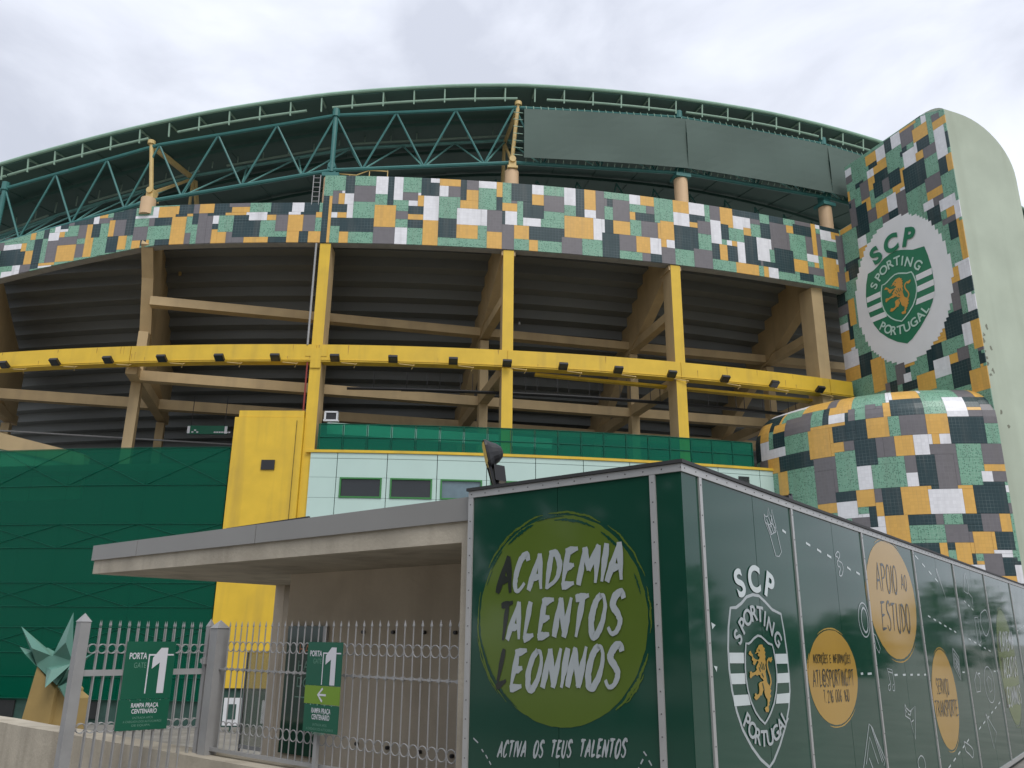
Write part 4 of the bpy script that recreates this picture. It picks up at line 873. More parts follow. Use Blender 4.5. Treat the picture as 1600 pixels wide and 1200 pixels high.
STRIPES = [[(.534, -.077), (.759, -.079), (.753, -.143), (.532, -.139)], [(.527, -.2), (.753, -.203), (.752, -.267), (.543, -.262)], [(.551, -.326), (.788, -.331), (.809, -.395), (.561, -.39)], [(1.295, -.091), (1.522, -.091), (1.519, -.158), (1.297, -.155)], [(1.292, -.219), (1.525, -.219), (1.523, -.284), (1.285, -.281)], [(1.266, -.35), (1.513, -.352), (1.49, -.417), (1.237, -.409)]]
SPORT = list(zip('SPORTING', [(.679, .018), (.767, .091), (.852, .142), (.965, .172), (1.067, .168), (1.145, .14), (1.235, .091), (1.352, .01)], [52, 40, 26, 9, -4, -16, -28, -48]))
PORTU = list(zip('PORTUGAL', [(.731, -.487), (.804, -.543), (.886, -.585), (.978, -.604), (1.08, -.606), (1.184, -.587), (1.281, -.548), (1.362, -.497)], [-40, -29, -16, -4, 7, 18, 30, 40]))
SCPL = list(zip('SCP', [(.766, .358), (1.014, .399), (1.285, .366)], [22, 0, -20]))
def emblem(parent, fn, c_fill, c_line, c_text, c_scp, c_stripe, c_lion, lift, wx):
    """fn(s, z, off) -> point; each printed layer lies `lift` above the one below"""
    if c_fill:
        P2().poly(E_OUT).build('shield', c_fill, parent, lambda s, z: fn(s, z, lift))
    else: P2().ribbon(E_OUT, .02, closed=True, sx=wx).build('shield_outline', c_line, parent, lambda s, z: fn(s, z, lift))
    for st in STRIPES: P2().poly(st).build('stripe', c_stripe, parent, lambda s, z: fn(s, z, 2 * lift))
    if c_fill: P2().poly(E_IN).build('inner_shield', c_fill, parent, lambda s, z: fn(s, z, 3 * lift))
    P2().ribbon(E_IN, .015, closed=True, sx=wx).build('inner_outline', c_line, parent, lambda s, z: fn(s, z, 4 * lift))
    P2().poly(LION).poly(TUFT).ribbon(smooth(TAIL), .016, sx=wx).build('lion', c_lion, parent, lambda s, z: fn(s, z, 5 * lift))
    p = P2()
    for q in MANE: p.ribbon(smooth(q), .009, sx=wx)
    tag(p.build('lion_mane_line', c_fill or 'panel', parent, lambda s, z: fn(s, z, 6 * lift)), kind='stuff')
    for L_, h, nm, c, b in ((SCPL, .19 if c_fill else .166, 'lettering', c_scp, .045 if c_fill else .03), (SPORT, .098, 'lettering', c_text, .022), (PORTU, .092, 'lettering', c_text, .022)):
        p = P2()
        for ch, pos, r in L_: p.letter(ch, pos, h, rad(r), wx * 1.0, b)
        p.build(nm, c, parent, lambda s, z: fn(s, z, 5 * lift))

# ------------------------------------------------------------------ mosaic tower with the emblem
TA = 21.5
TT, TO = tang(TA), outw(TA)
def tp(u, w, z): return pol(TA, u, z) + TT * w
def ztop(u): return 25.42 if u < 6.2 else 25.42 - .75 * (1 - math.sqrt(max(0, 1 - ((u - 6.2) / 1.36) ** 2)))
tower = thing('mosaic_tower', tp(3.5, 1.5, GZ), 'tall fin tower with mosaic side, white round emblem and pale green rounded end', 'tower')
WT = 4.3
prof = [(0.0, GZ), (0.0, 0.0)] + [(.0 + x, 0.0) for x in (.5, 1.0)] + [(1.0 + 3.3 * sin(t * pi / 24), -2.9 * (1 - cos(t * pi / 24))) for t in range(1, 13)]
us = [.9, 3, 5, 6.2, 6.5, 6.8, 7.05, 7.25, 7.4, 7.47]
m = MB(); rows = []
for u in us: rows.append([tp(u, 0, GZ)] + [tp(u, w, ztop(u) + dz) for w, dz in prof[1:]] + [tp(u, WT, GZ)])
nr = len(rows[0])
for r in rows: m.v += r
for i in range(len(us) - 1):
    for j in range(nr - 1): m.f.append([i * nr + j, (i + 1) * nr + j, (i + 1) * nr + j + 1, i * nr + j + 1]); m.m.append(0)
m.f.append(list(range(nr))[::-1]); m.m.append(0); m.f.append([(len(us) - 1) * nr + j for j in range(nr)]); m.m.append(0)
m.hexa([tp(-.78, 0, GZ), tp(.899, 0, GZ), tp(.899, WT, GZ), tp(-.78, WT, GZ), tp(-.78, 0, 21.95), tp(.899, 0, 21.95), tp(.899, WT, 21.95), tp(-.78, WT, 21.95)])
tbody = m.build('tower_body', 'pale', tower)
E_C, E_R = (3.56, 16.98), (3.0, 3.88)
surf_t = lambda u, v, off: tp(u, -off, v)
def clip_t(u, v): return min(v, ztop(u) - .012)
holes = mosaic(tbody, TOWER, -.75, 7.5, 7.5, 25.5, surf_t, 250, clip=clip_t, hole=lambda u, v: ((u - E_C[0]) / E_R[0]) ** 2 + ((v - E_C[1]) / E_R[1]) ** 2 < 1 or (u < .85 and v > 21.95), seed=9)
m = MB(); cols_ = {}
for i, j in holes: cols_.setdefault(i, []).append(j)
for i, js in cols_.items():
    js = [j for j in js if ((-.75 + (i + .5) * CELL - E_C[0]) / E_R[0]) ** 2 + ((7.5 + (j + .5) * CELL - E_C[1]) / E_R[1]) ** 2 < 1]
    if js:
        u0 = -.75 + i * CELL; z0 = 7.5 + min(js) * CELL; z1 = 7.5 + (max(js) + 1) * CELL
        m.hexa([tp(u0, 0, z0), tp(u0 + CELL, 0, z0), tp(u0 + CELL, -.045, z0), tp(u0, -.045, z0), tp(u0, 0, z1), tp(u0 + CELL, 0, z1), tp(u0 + CELL, -.045, z1), tp(u0, -.045, z1)])
disc = m.build('emblem_disc', 'emb_white', tower)
emblem(disc, lambda s, z, off: tp(3.44 + (s - 1.03) * 4.22, -.05 - off, 14.05 + (z + .781) * 4.66), 'emb_green', 'emb_mint', 'emb_mint', 'emb_green', 'emb_white', 'emb_gold', .008, 1.12)
for q in range(16):
    m = MB(); w_ = random.uniform(.05, .5) if q < 9 else random.uniform(.4, 2.6); m.prism([(w_ + random.uniform(.03, .13) * cos(k * .785), (random.uniform(11, 14) if q < 9 else random.uniform(3.5, 9.6)) * 0 + [11.3, 12.1, 12.6, 13.2, 11.8, 12.4, 13.6, 11.5, 12.9, 8.2, 6.5, 5.3, 9.0, 4.4, 7.1, 9.6][q] + random.uniform(.03, .16) * sin(k * .785)) for k in range(8)], lambda w, z: tp(7.474, w, z), lambda w, z: tp(7.46, w, z)); m.build('stain_patch', 'stain', tower)

# ------------------------------------------------------------------ mosaic annex with the rolled top
Z1, RF = 9.26, 1.7
DL = [0.0]
for p, q in zip(DRUM_PLAN, DRUM_PLAN[1:]): DL.append(DL[-1] + math.hypot(q[0] - p[0], q[1] - p[1]))
def dtan(j):
    a = DRUM_PLAN[max(j - 1, 0)]; b = DRUM_PLAN[min(j + 1, len(DRUM_PLAN) - 1)]; return V(b[0] - a[0], b[1] - a[1], 0).normalized()
def drum(s, w, off=0.0):
    s = min(max(s, 0), DL[-1] - 1e-6); i = max(k for k in range(len(DL)) if DL[k] <= s); i = min(i, len(DL) - 2)
    f = (s - DL[i]) / (DL[i + 1] - DL[i]); a, b = DRUM_PLAN[i], DRUM_PLAN[i + 1]
    p = V(a[0] + (b[0] - a[0]) * f, a[1] + (b[1] - a[1]) * f, 0)
    t = (dtan(i) * (1 - f) + dtan(i + 1) * f).normalized(); n = V(-t.y, t.x, 0)
    if w <= Z1: return p - n * off + UP * w
    th = min((w - Z1) / RF, pi / 2); ex = max(0, w - Z1 - RF * pi / 2)
    return p + n * (RF * (1 - cos(th)) + ex) + UP * (Z1 + RF * sin(th)) + (-n * cos(th) + UP * sin(th)) * off
annex = thing('mosaic_annex', V(16.5, 38, GZ), 'bulging mosaic covered annex with rounded top in front of the tall tower', 'annex')
m = MB(); WMAX = Z1 + RF * pi / 2 + 1.2
m.grid(lambda s, w: drum(s, w, -.012), [DL[-1] * i / 40 for i in range(41)], [GZ, 2, 5, 8, Z1] + [Z1 + RF * pi / 2 * i / 8 for i in range(1, 9)] + [WMAX])
abody = m.build('annex_shell', 'grout', annex)
mosaic(abody, DRUM, 0.0, 13.95, 1.4, 12.75, drum, 280, step=.34, rand=[(0, 13.9, 1.4, 4.5), (0, 2.5, 4, 10)], seed=4)
# ------------------------------------------------------------------ kiosk with printed panels
kiosk = thing('kiosk', V(KB.x, KB.y, TZ), 'long dark green kiosk with printed panels and riveted grey trim', 'kiosk')
KL = 17.6
def kf(s, z, off=0.0): return KA + KF * s + KNF * off + UP * z           # front face: s from the left edge
def kr(s, z, off=0.0): return KB + KG * s + KNR * off + UP * z           # long side: s from the corner
KW = (KB - KA).length
ZB, ZT = -1.66, 1.03
def quad_block(m, fn, s0, s1, z0, z1, o0, o1, mi=0):
    m.hexa([fn(s0, z0, o0), fn(s1, z0, o0), fn(s1, z0, o1), fn(s0, z0, o1), fn(s0, z1, o0), fn(s1, z1, o0), fn(s1, z1, o1), fn(s0, z1, o1)], mi)
m = MB(); b0 = KA + KG * KL; b1 = KB + KG * KL; i_ = .03
pts = [KA + KF * i_ + KG * i_, KB - KF * i_ + KG * i_, b1 - KF * i_, b0 + KF * i_]
m.hexa([p + UP * TZ for p in pts] + [p + UP * (ZT - .01) for p in pts]); m.build('kiosk_core', 'seam', kiosk)
m = MB(); o_ = .025
pts = [KA - KF * o_ - KG * o_, KB + KF * o_ - KG * o_, b1 + KF * o_ + KG * o_, b0 - KF * o_ + KG * o_]
m.hexa([p + UP * ZT for p in pts] + [p + UP * (ZT + .022) for p in pts]); m.build('roof_lid', 'lid', kiosk)
bars = [.245, 1.85, 3.69, 5.63, 7.74, 9.93, 12.36, 14.95, KL - .03]
def wallpanel(fn, s0, s1, name='wall_panel'):
    m = MB(); quad_block(m, fn, s0, s1, ZB + .03, ZT - .03, -.03, 0.0); return m.build(name, 'panel', kiosk)
fp = wallpanel(kf, .012, .790); fp2 = wallpanel(kf, .794, 1.532); fp3 = wallpanel(kf, 1.536, KW - .004)
rp = [wallpanel(kr, .004, .243)]
edges = list(bars)
for a, b in zip(edges, edges[1:]):
    mid = (a + b) / 2 + .06 * (b - a) / 2
    rp.append(wallpanel(kr, a + .002, mid - .0035)); rp.append(wallpanel(kr, mid + .0035, b - .002))
def trim(fn, s0, s1, z0, z1, name): m = MB(); quad_block(m, fn, s0, s1, z0, z1, 0.0, .012); return m.build(name, 'alu', kiosk)
tr = [trim(kf, -.012, .034, ZB, ZT - .052, 'corner_trim'), trim(kf, 1.512, 1.552, ZB + .06, ZT - .052, 'post_trim'), trim(kf, -.012, KW + .012, ZT - .05, ZT - .002, 'top_trim'), trim(kf, .047, KW, ZB, ZB + .055, 'base_trim')]
for s in bars[:-1]: trim(kr, s - .019, s + .019, ZB + .06, ZT - .052, 'post_trim')
trim(kr, bars[-1] - .024, KL, ZB + .06, ZT - .062, 'post_trim')
trim(kr, .0, KL, ZT - .05, ZT - .002, 'top_trim'); trim(kr, .0, KL, ZB - .0, ZB + .055, 'base_trim')
def rivet(m, fn, s, z, r=.0048):
    c = [fn(s + r * cos(k * pi / 3), z + r * sin(k * pi / 3), .012) for k in range(6)]; d = [fn(s + r * .6 * cos(k * pi / 3), z + r * .6 * sin(k * pi / 3), .016) for k in range(6)]
    b = len(m.v); m.v += c + d
    for k in range(6): m.f.append([b + k, b + (k + 1) % 6, b + 6 + (k + 1) % 6, b + 6 + k]); m.m.append(0)
    m.f.append([b + 6 + k for k in range(6)]); m.m.append(0)
m = MB()
zz = ZT - .026
for s in [.018 + .132 * i for i in range(14)]: rivet(m, kf, s, zz)
for q in range(22):
    z = ZT - .1 - q * .122
    rivet(m, kf, .011, z); rivet(m, kf, 1.532, z)
for q in range(int(KL / .155)): rivet(m, kr, .03 + q * .155, zz)
for s in bars[:6]:
    for q in range(14): rivet(m, kr, s, ZT - .1 - q * .19)
tag(m.build('rivet', 'rivet', kiosk), kind='stuff')
# --- prints on the front
rng = random.Random(11)
pf = lambda off: (lambda s, z: kf(s, z, off))
P2().disc((.79, .128), .672, .660, 110, .006, rng).build('lime_disc', 'p_lime', fp, pf(.0015))
p = P2()
for r, a0, a1, w in ((1.035, 100, 150, .016), (1.03, 60, 96, .014), (1.045, 20, 55, .012), (1.03, 165, 232, .013), (1.05, 190, 225, .008), (1.035, -52, -18, .02), (1.06, -45, -28, .012), (1.03, -8, 15, .012), (1.04, 120, 138, .01)):
    n = 34; p.ribbon([(.79 + .672 * (r + .004 * sin(i * .5 + a0)) * cos(rad(a0 + (a1 - a0) * i / n)), .128 + .66 * (r + .004 * sin(i * .5 + a0)) * sin(rad(a0 + (a1 - a0) * i / n))) for i in range(n + 1)], w, taper=lambda t: sin(pi * min(.97, max(.03, t))) ** .5, rough=.45, rng=rng)
tag(p.build('brush_arc', 'p_lime', fp, pf(.0015)), kind='stuff')
p = P2()
for r, a0, a1, w in ((.955, 62, 92, .018), (.95, 38, 57, .016), (.975, 108, 130, .022), (.99, 85, 105, .010), (.955, 12, 24, .010), (.985, 136, 150, .012), (.97, 150, 160, .008), (.99, 196, 240, .010)):
    n = 24; p.ribbon([(.79 + .672 * r * cos(rad(a0 + (a1 - a0) * i / n)), .128 + .66 * r * sin(rad(a0 + (a1 - a0) * i / n))) for i in range(n + 1)], w, taper=lambda t: sin(pi * min(.97, max(.03, t))) ** .5, rough=.5, rng=rng)
tag(p.build('brush_stroke', 'panel', fp, pf(.003)), kind='stuff')
def words(parent, fn, mt, lst, name='lettering'):
    for a in lst:
        p = P2(); brush(p, *a[:6], **a[6]); p.build(name, mt, parent, fn)
words(fp, pf(.0045), 'p_ink', [('A', .273, .289, .39, .296, .245, dict(slant=.13, weight=.2)), ('T', .29, -.02, .39, -.01, .235, dict(slant=.1, weight=.18)), ('L', .268, -.325, .355, -.30, .24, dict(slant=.2, weight=.17))])
words(fp, pf(.0045), 'p_pale', [('CADEMIA', .41, .298, 1.285, .347, .235, dict(slant=.16, weight=.2, h1=.235, gap=.16)), ('ALENTOS', .365, -.02, 1.262, .03, .245, dict(slant=.18, weight=.2, h1=.245, gap=.17)), ('EONINOS', .39, -.325, 1.235, -.277, .235, dict(slant=.2, weight=.2, h1=.243, gap=.16))])
words(fp, pf(.002), 'p_pale', [('ACTIVA', .292, -.748, .525, -.726, .095, dict(slant=.2, weight=.19, gap=.16)), ('OS', .587, -.722, .662, -.715, .095, dict(slant=.2, weight=.19, gap=.16)), ('TEUS', .725, -.711, .88, -.697, .095, dict(slant=.2, weight=.19, gap=.16)), ('TALENTOS', .944, -.69, 1.275, -.662, .097, dict(slant=.2, weight=.19, gap=.16))])
for a, b in (((.078, -.65), (.121, -.676)), ((.154, -.713), (.17, -.728)), ((.19, -.745), (.208, -.765)), ((.222, -.78), (.238, -.80)), ((.25, -.82), (.262, -.845)), ((1.399, -.622), (1.418, -.643)), ((1.394, -.663), (1.377, -.69)), ((1.432, -.666), (1.45, -.692)), ((1.365, -.71), (1.35, -.735)), ((1.462, -.71), (1.475, -.735))):
    P2().ribbon([a, b], .009).build('dash', 'p_pale', fp2 if a[0] > .79 else fp, pf(.002))
# --- prints on the long side
pr = lambda off: (lambda s, z: kr(s, z, off))
emblem(rp[1], lambda s, z, off: kr(s, z, off), None, 'p_pale', 'p_pale', 'p_white', 'p_white', 'p_ochre', .0012, 1.28)
def blob(parent, c, rx, ry, mt):
    P2().disc(c, rx, ry, 80, .006, rng).build('print_disc', mt, parent, pr(.0015))
    p = P2(); n = 30
    for a0, a1, r in ((-110, -45, 1.045), (60, 120, 1.035), (150, 185, 1.03)):
        p.ribbon([(c[0] + rx * r * cos(rad(a0 + (a1 - a0) * i / n)), c[1] + ry * r * sin(rad(a0 + (a1 - a0) * i / n))) for i in range(n + 1)], .012, taper=lambda t: sin(pi * min(.97, max(.03, t))) ** .5, rough=.4, rng=rng, sx=rx / ry)
    tag(p.build('brush_arc', mt, parent, pr(.0015)), kind='stuff')
blob(rp[3], (2.515, -.272), .60, .355, 'p_ochre'); blob(rp[5], (4.58, .405), .90, .575, 'p_ochre'); blob(rp[7], (6.33, -.615), .605, .53, 'p_ochre'); blob(rp[11], (11.0, -.355), .80, .85, 'p_lime')
words(rp[3], pr(.003), 'p_ink', [('INSCRIÇÕES', 2.05, -.163, 2.375, -.168, .062, dict(slant=.05, weight=.13)), ('E', 2.43, -.169, 2.462, -.17, .062, dict(slant=.05, weight=.13)), ('INFORMAÇÕES', 2.515, -.17, 2.945, -.178, .066, dict(slant=.05, weight=.13)),
  ('ATL@SPORTING.PT', 2.005, -.332, 2.985, -.353, .121, dict(slant=.04, weight=.1, h1=.124)), ('T.', 2.215, -.45, 2.258, -.452, .088, dict(slant=.05, weight=.12)), ('216', 2.30, -.457, 2.425, -.457, .088, dict(slant=.05, weight=.12)), ('006', 2.49, -.456, 2.635, -.462, .088, dict(slant=.05, weight=.12)), ('160', 2.70, -.465, 2.83, -.467, .088, dict(slant=.05, weight=.12))])
words(rp[5], pr(.003), 'p_ink', [('APOIO', 4.03, .47, 4.79, .468, .262, dict(slant=.08, weight=.085, h1=.28)), ('AO', 4.965, .52, 5.19, .519, .16, dict(slant=.08, weight=.1)), ('ESTUDO', 4.06, .103, 5.12, .087, .265, dict(slant=.1, weight=.09, h1=.285))])
words(rp[7], pr(.003), 'p_ink', [('SERVIÇO', 5.93, -.55, 6.53, -.574, .16, dict(slant=.08, weight=.1)), ('TRANSPORTE', 5.76, -.77, 6.84, -.826, .16, dict(slant=.08, weight=.1, h1=.175))])
words(rp[11], pr(.003), 'p_ink', [('A', 10.33, -.14, 10.48, -.14, .28, dict(slant=.25, weight=.16)), ('T', 10.30, -.515, 10.45, -.515, .28, dict(slant=.25, weight=.16)), ('L', 10.26, -.915, 10.40, -.915, .26, dict(slant=.25, weight=.16))])
words(rp[11], pr(.003), 'p_pale', [('CADEMIA', 10.48, -.137, 11.75, -.107, .28, dict(slant=.25, weight=.15)), ('ALENTOS', 10.45, -.514, 11.7, -.506, .28, dict(slant=.25, weight=.15)), ('EONINOS', 10.4, -.916, 11.65, -.92, .26, dict(slant=.25, weight=.15))])
LW = .012
def dash(a, b, w=.018, sx=1.6, par=None, fn=None, mt='p_white'): P2().ribbon([a, b], w, sx=sx).build('dash', mt, par or rp[3], fn or pr(.002))
for a, b in (((1.636, .793), (1.707, .779)), ((2.134, .743), (2.233, .73)), ((2.387, .715), (2.488, .699)), ((2.632, .689), (2.738, .674)), ((3.152, .624), (3.249, .605)), ((3.413, .598), (3.516, .582))): dash(a, b)
for q in ((3.22, 3.286, -.269), (3.42, 3.541, -.275), (4.291, 4.40, -.308), (4.59, 4.70, -.315), (4.88, 4.98, -.322), (5.16, 5.26, -.329), (5.45, 5.541, -.336), (7.43, 7.56, -.36), (8.42, 8.54, -.4), (9.6, 9.75, -.4), (9.85, 9.98, -.4)): dash((q[0], q[2]), (q[1], q[2]))
def dashes(a, b, n, w, duty=.45, sx=1.7):
    for i in range(n):
        t0 = i / n; t1 = (i + duty) / n
        dash((a[0] + (b[0] - a[0]) * t0, a[1] + (b[1] - a[1]) * t0), (a[0] + (b[0] - a[0]) * t1, a[1] + (b[1] - a[1]) * t1), w, sx)
for q in (((5.989, .28), (7.536, .097), 6), ((8.11, .043), (9.776, -.146), 5), ((6.0, -1.3), (7.405, -1.09), 5), ((7.939, -1.051), (9.904, -.795), 6), ((8.186, .528), (8.879, .399), 3), ((12.45, .19), (13.5, .31), 4), ((5.75, .93), (6.9, .66), 4)): dashes(*q, .018)
def sketch(parent, paths, name, w=LW, sx=1.4, closed=False):
    p = P2()
    for q in paths: p.ribbon(q, w, sx=sx)
    p.build(name, 'p_pale', parent, pr(.002))
sketch(rp[2], [[(1.293, .873), (1.304, .819), (1.384, .73), (1.493, .764), (1.509, .801), (1.471, .879), (1.458, .925), (1.414, .867), (1.382, .933), (1.368, .867), (1.327, .857), (1.293, .873)], [(1.383, .724), (1.461, .587), (1.524, .589), (1.58, .625), (1.52, .778)], [(1.304, .819), (1.36, .80), (1.43, .82), (1.495, .79)], [(1.335, .84), (1.415, .745)], [(1.375, .86), (1.45, .755)], [(1.43, .87), (1.48, .765)], [(1.4, .79), (1.44, .88)], [(1.35, .8), (1.40, .735)]], 'sketch_pencils', .008)
sketch(rp[4], [smooth([(2.864, .691), (2.855, .705), (2.9, .73), (2.935, .741), (2.974, .727), (2.965, .699), (2.92, .665), (3.014, .648), (3.031, .601), (2.991, .551), (2.942, .534), (2.903, .549), (2.949, .589), (2.94, .612), (2.903, .613), (2.881, .645), (2.924, .675), (2.90, .695), (2.864, .691)], 3)], 'sketch_three', .011)
p = P2(); p.ring((3.49, .182), .165, .148, .012); p.ring((3.505, .18), .095, .105, .02); p.ribbon([(3.73, .068), (3.80, .05), (3.90, -.065), (3.85, -.106), (3.77, -.055), (3.73, .068)], .010, sx=1.3); p.build('sketch_lens', 'p_pale', rp[4], pr(.003))
sketch(rp[5], [[(4.099, -.379), (4.026, -.396), (4.029, -.429), (4.06, -.44), (4.099, -.42), (4.118, -.38), (4.06, -.242), (4.219, -.26), (4.25, -.40), (4.20, -.388), (4.167, -.41), (4.17, -.444), (4.226, -.446), (4.246, -.404)], [(4.065, -.271), (4.225, -.288)]], 'sketch_note', .010)
sketch(rp[6], [[(4.531, -.579), (4.571, -.62), (4.695, -.656), (4.906, -.618), (4.767, -.913), (4.661, -.722), (4.498, -.683), (4.531, -.579)], [(4.6, -.67), (4.68, -.69), (4.74, -.65)], [(4.70, -.75), (4.79, -.74)], [(4.53, -.63), (4.57, -.66)]], 'sketch_guitar', .013)
sketch(rp[3], [[(2.97, -1.04), (3.298, -.673), (3.36, -.70), (3.66, -.985), (3.60, -1.03)], [(3.10, -.97), (3.271, -.776), (3.44, -1.0)], [(3.19, -.93), (3.30, -1.05)], [(3.35, -.70), (3.56, -1.0)], [(3.38, -.71), (3.60, -.99)]], 'sketch_book', .011)
sketch(rp[6], [smooth([(4.759, -1.16), (4.768, -1.104), (4.893, -1.073), (5.004, -1.108), (5.025, -1.187), (4.9, -1.21), (4.759, -1.16)], 4)], 'sketch_cloud', .012)
sketch(rp[8], [[(7.051, -.075), (7.336, -.18), (7.27, -.445), (6.99, -.276), (7.051, -.075)], [(7.09, -.13), (7.29, -.21), (7.24, -.38), (7.05, -.26), (7.09, -.13)], [(7.10, -.19), (7.27, -.27)], [(7.09, -.24), (7.26, -.33)], [(7.17, -.16), (7.14, -.32)], [(7.23, -.19), (7.2, -.35)], ], 'sketch_keyboard', .015, 1.7)
sketch(rp[8], [[(6.731, .846), (6.76, .85), (6.80, .80), (7.082, .517), (6.77, .78), (6.731, .846)]], 'sketch_spoon', .015, 1.7)
sketch(rp[8], [smooth([(6.961, -1.115), (7.17, -1.16), (7.392, -1.238), (7.327, -1.32), (7.157, -1.265), (6.99, -1.212), (6.961, -1.115)], 4)], 'sketch_nut', .015, 1.7)
for nm, q in (('sketch_glove', [[(8.312, -.378), (8.49, -.46), (8.40, -.62), (8.141, -.618), (8.117, -.471), (8.312, -.378)]]), ('sketch_triangle', [[(8.519, -.899), (9.101, -1.179), (8.766, -1.349), (8.519, -.899)]]), ('sketch_brush', [[(8.538, .919), (8.642, .734), (8.529, .634), (8.284, .658), (8.42, .841), (8.538, .919)], [(8.576, .648), (8.785, .598), (8.772, .503)]]), ('sketch_tube', [[(8.756, .325), (8.991, .331), (8.987, .012), (8.742, -.035), (8.756, .325)]]), ('sketch_palette', [smooth([(9.272, .398), (9.73, .448), (9.821, .225), (9.414, .085), (9.148, .25), (9.272, .398)], 4)])): sketch(rp[9], q, nm, .015, 1.7)
p = P2(); p.ring((9.12, -.56), .36, .235, .014); p.ribbon([(8.95, -.5), (9.1, -.45), (9.3, -.5), (9.25, -.64), (9.05, -.66), (8.95, -.5)], .012, sx=1.5); p.build('sketch_ball', 'p_pale', rp[10], pr(.002))
# small white stickers at the first post
for q in ([(.30, .10), (.36, .085), (.31, .06)], [(.30, -.15), (.35, -.155), (.335, -.185)]): P2().poly(q).build('sticker', 'p_white', rp[1], pr(.003))

# floodlight on the kiosk roof
kl = thing('roof_floodlight', kf(-.02, 1.052) - KNF * .3, 'black floodlight with round back standing on the kiosk roof corner', 'floodlight')
lc = kf(-.135, 1.385) - KNF * .34
lx = V(-.95, -.12, -.22).normalized(); ly = V(-.12, .99, 0); ly = (ly - lx * ly.dot(lx)).normalized(); lz = lx.cross(ly).normalized()
if lz.z < 0: lz = -lz
m = MB()
rings = [(.022, .118, .10), (.004, .118, .10), (-.03, .098, .085), (-.075, .075, .068), (-.108, .045, .045), (-.12, .012, .012)]
def sq(x, rz, ry):
    out = []
    for k in range(20):
        t = 2 * pi * k / 20; c_, s_ = cos(t), sin(t); e = .55 if x > 0 else .85
        out.append(lc + lx * x + lz * rz * math.copysign(abs(s_) ** e, s_) + ly * ry * math.copysign(abs(c_) ** e, c_))
    return out
b = 0
for x, rz, ry in rings: m.v += sq(x, rz, ry)
for i in range(len(rings) - 1):
    for k in range(20): m.f.append([i * 20 + k, i * 20 + (k + 1) % 20, (i + 1) * 20 + (k + 1) % 20, (i + 1) * 20 + k]); m.m.append(0)
m.f.append([(len(rings) - 1) * 20 + k for k in range(20)]); m.m.append(0)
m.build('lamp_body', 'black', kl, smooth=False)
m = MB(); pf_ = sq(.0225, .106, .088); b = len(m.v); m.v += pf_ + sq(.024, .106, .088); m.f.append(list(range(20))); m.m.append(0)
for k in range(20): m.f.append([k, (k + 1) % 20, 20 + (k + 1) % 20, 20 + k]); m.m.append(0)
m.f.append(list(range(20, 40))[::-1]); m.m.append(0); m.build('lamp_glass', 'lampglass', kl)
m = MB(); m.box(lc + V(.085, .0, -.155), V(.042, .012, -.006), V(-.012, .05, 0), V(-.008, 0, .062)); m.build('ballast_box', 'black', kl)
m = MB()
for s in (-.05, .05): m.bar(lc + ly * s + V(.0, 0, -.07), V(lc.x + .07, lc.y, 1.06) + ly * s * .9, .035, .02)
m.box(V(lc.x + .07, lc.y, 1.06), V(.06, 0, 0), V(0, .07, 0), V(0, 0, .008)); m.bar(V(lc.x + .085, lc.y, 1.06), lc + V(.06, 0, -.12), .03, .03); m.build('bracket', 'black', kl)
jb = thing('junction_box', kr(1.95, 1.052, -.05), 'tiny black box on the kiosk roof edge below the mosaic annex', 'box')
m = MB(); m.box(kr(1.95, 1.075, -.05), KG * .045, KNR * .03, UP * .022); m.box(kr(2.03, 1.09, -.05), KG * .012, KNR * .012, UP * .036); m.build('case', 'black', jb)

# ------------------------------------------------------------------ entrance shelter: concrete canopy, back wall, pillar
def fr(s, d, z): return KA + KF * s - KNF * d + UP * z
shelter = thing('entrance_shelter', fr(-2.5, 1.2, TZ), 'concrete entrance shelter with flat canopy, grey metal edge and plain back wall', 'shelter')
def blk(name, mt, parent, s0, s1, d0, d1, z0, z1):
    m = MB(); m.hexa([fr(s0, d0, z0), fr(s1, d0, z0), fr(s1, d1, z0), fr(s0, d1, z0), fr(s0, d0, z1), fr(s1, d0, z1), fr(s1, d1, z1), fr(s0, d1, z1)]); return m.build(name, mt, parent)
blk('canopy_slab', 'conc', shelter, -6.05, -.016, .05, 2.84, .67, .985)
for s0, s1 in ((-6.08, -5.02), (-5.01, -2.76), (-2.75, -.016)): blk('edge_flashing', 'flash', shelter, s0, s1, .026, .05, .825, .998)
blk('edge_flashing', 'flash', shelter, -6.08, -6.05, .05, 2.86, .825, .998)
m = MB(); m.bar(fr(-3.3, .06, 1.0), fr(-2.0, .06, 1.012), .02, .012); m.build('edge_seal', 'lid', shelter)
bw = blk('back_wall', 'conc_wall', shelter, -4.05, -.016, 1.4, 1.6, TZ, .67)
blk('corner_post', 'conc_wall', shelter, -6.04, -5.83, 2.6, 2.82, GZ, .67)
blk('side_wall', 'conc_wall', shelter, -4.05, -3.85, 1.6, 2.82, TZ, .67)
blk('pillar', 'conc', shelter, -.125, -.016, .05, .26, TZ, .67)
for s in (-2.72, -2.27, -1.83, -1.42):
    for z in (.04, -1.02):
        m = MB(); m.tube([fr(s, 1.402, z), fr(s, 1.37, z)], .018, 8); m.build('wall_bolt', 'black', bw)
pb = thing('info_board', fr(-3.6, 1.36, -.5), 'dark green information board with faded text on the shelter wall, behind the fence', 'sign')
blk('board', 'panel', pb, -3.96, -3.34, 1.36, 1.4, -1.2, .10)
blk('board_edge', 'alu', pb, -3.338, -3.29, 1.36, 1.4, -.1, .10)
pl = lambda s, z: fr(s, 1.357, z)
for t, z, mt in (('HALL', -.19, 'orange'), ('HALL', -.36, 'signgrey'), ('DOC', -.53, 'signgrey')): P2().line(t, -3.72, -3.4, z, .1).build('lettering', mt, pb, pl)
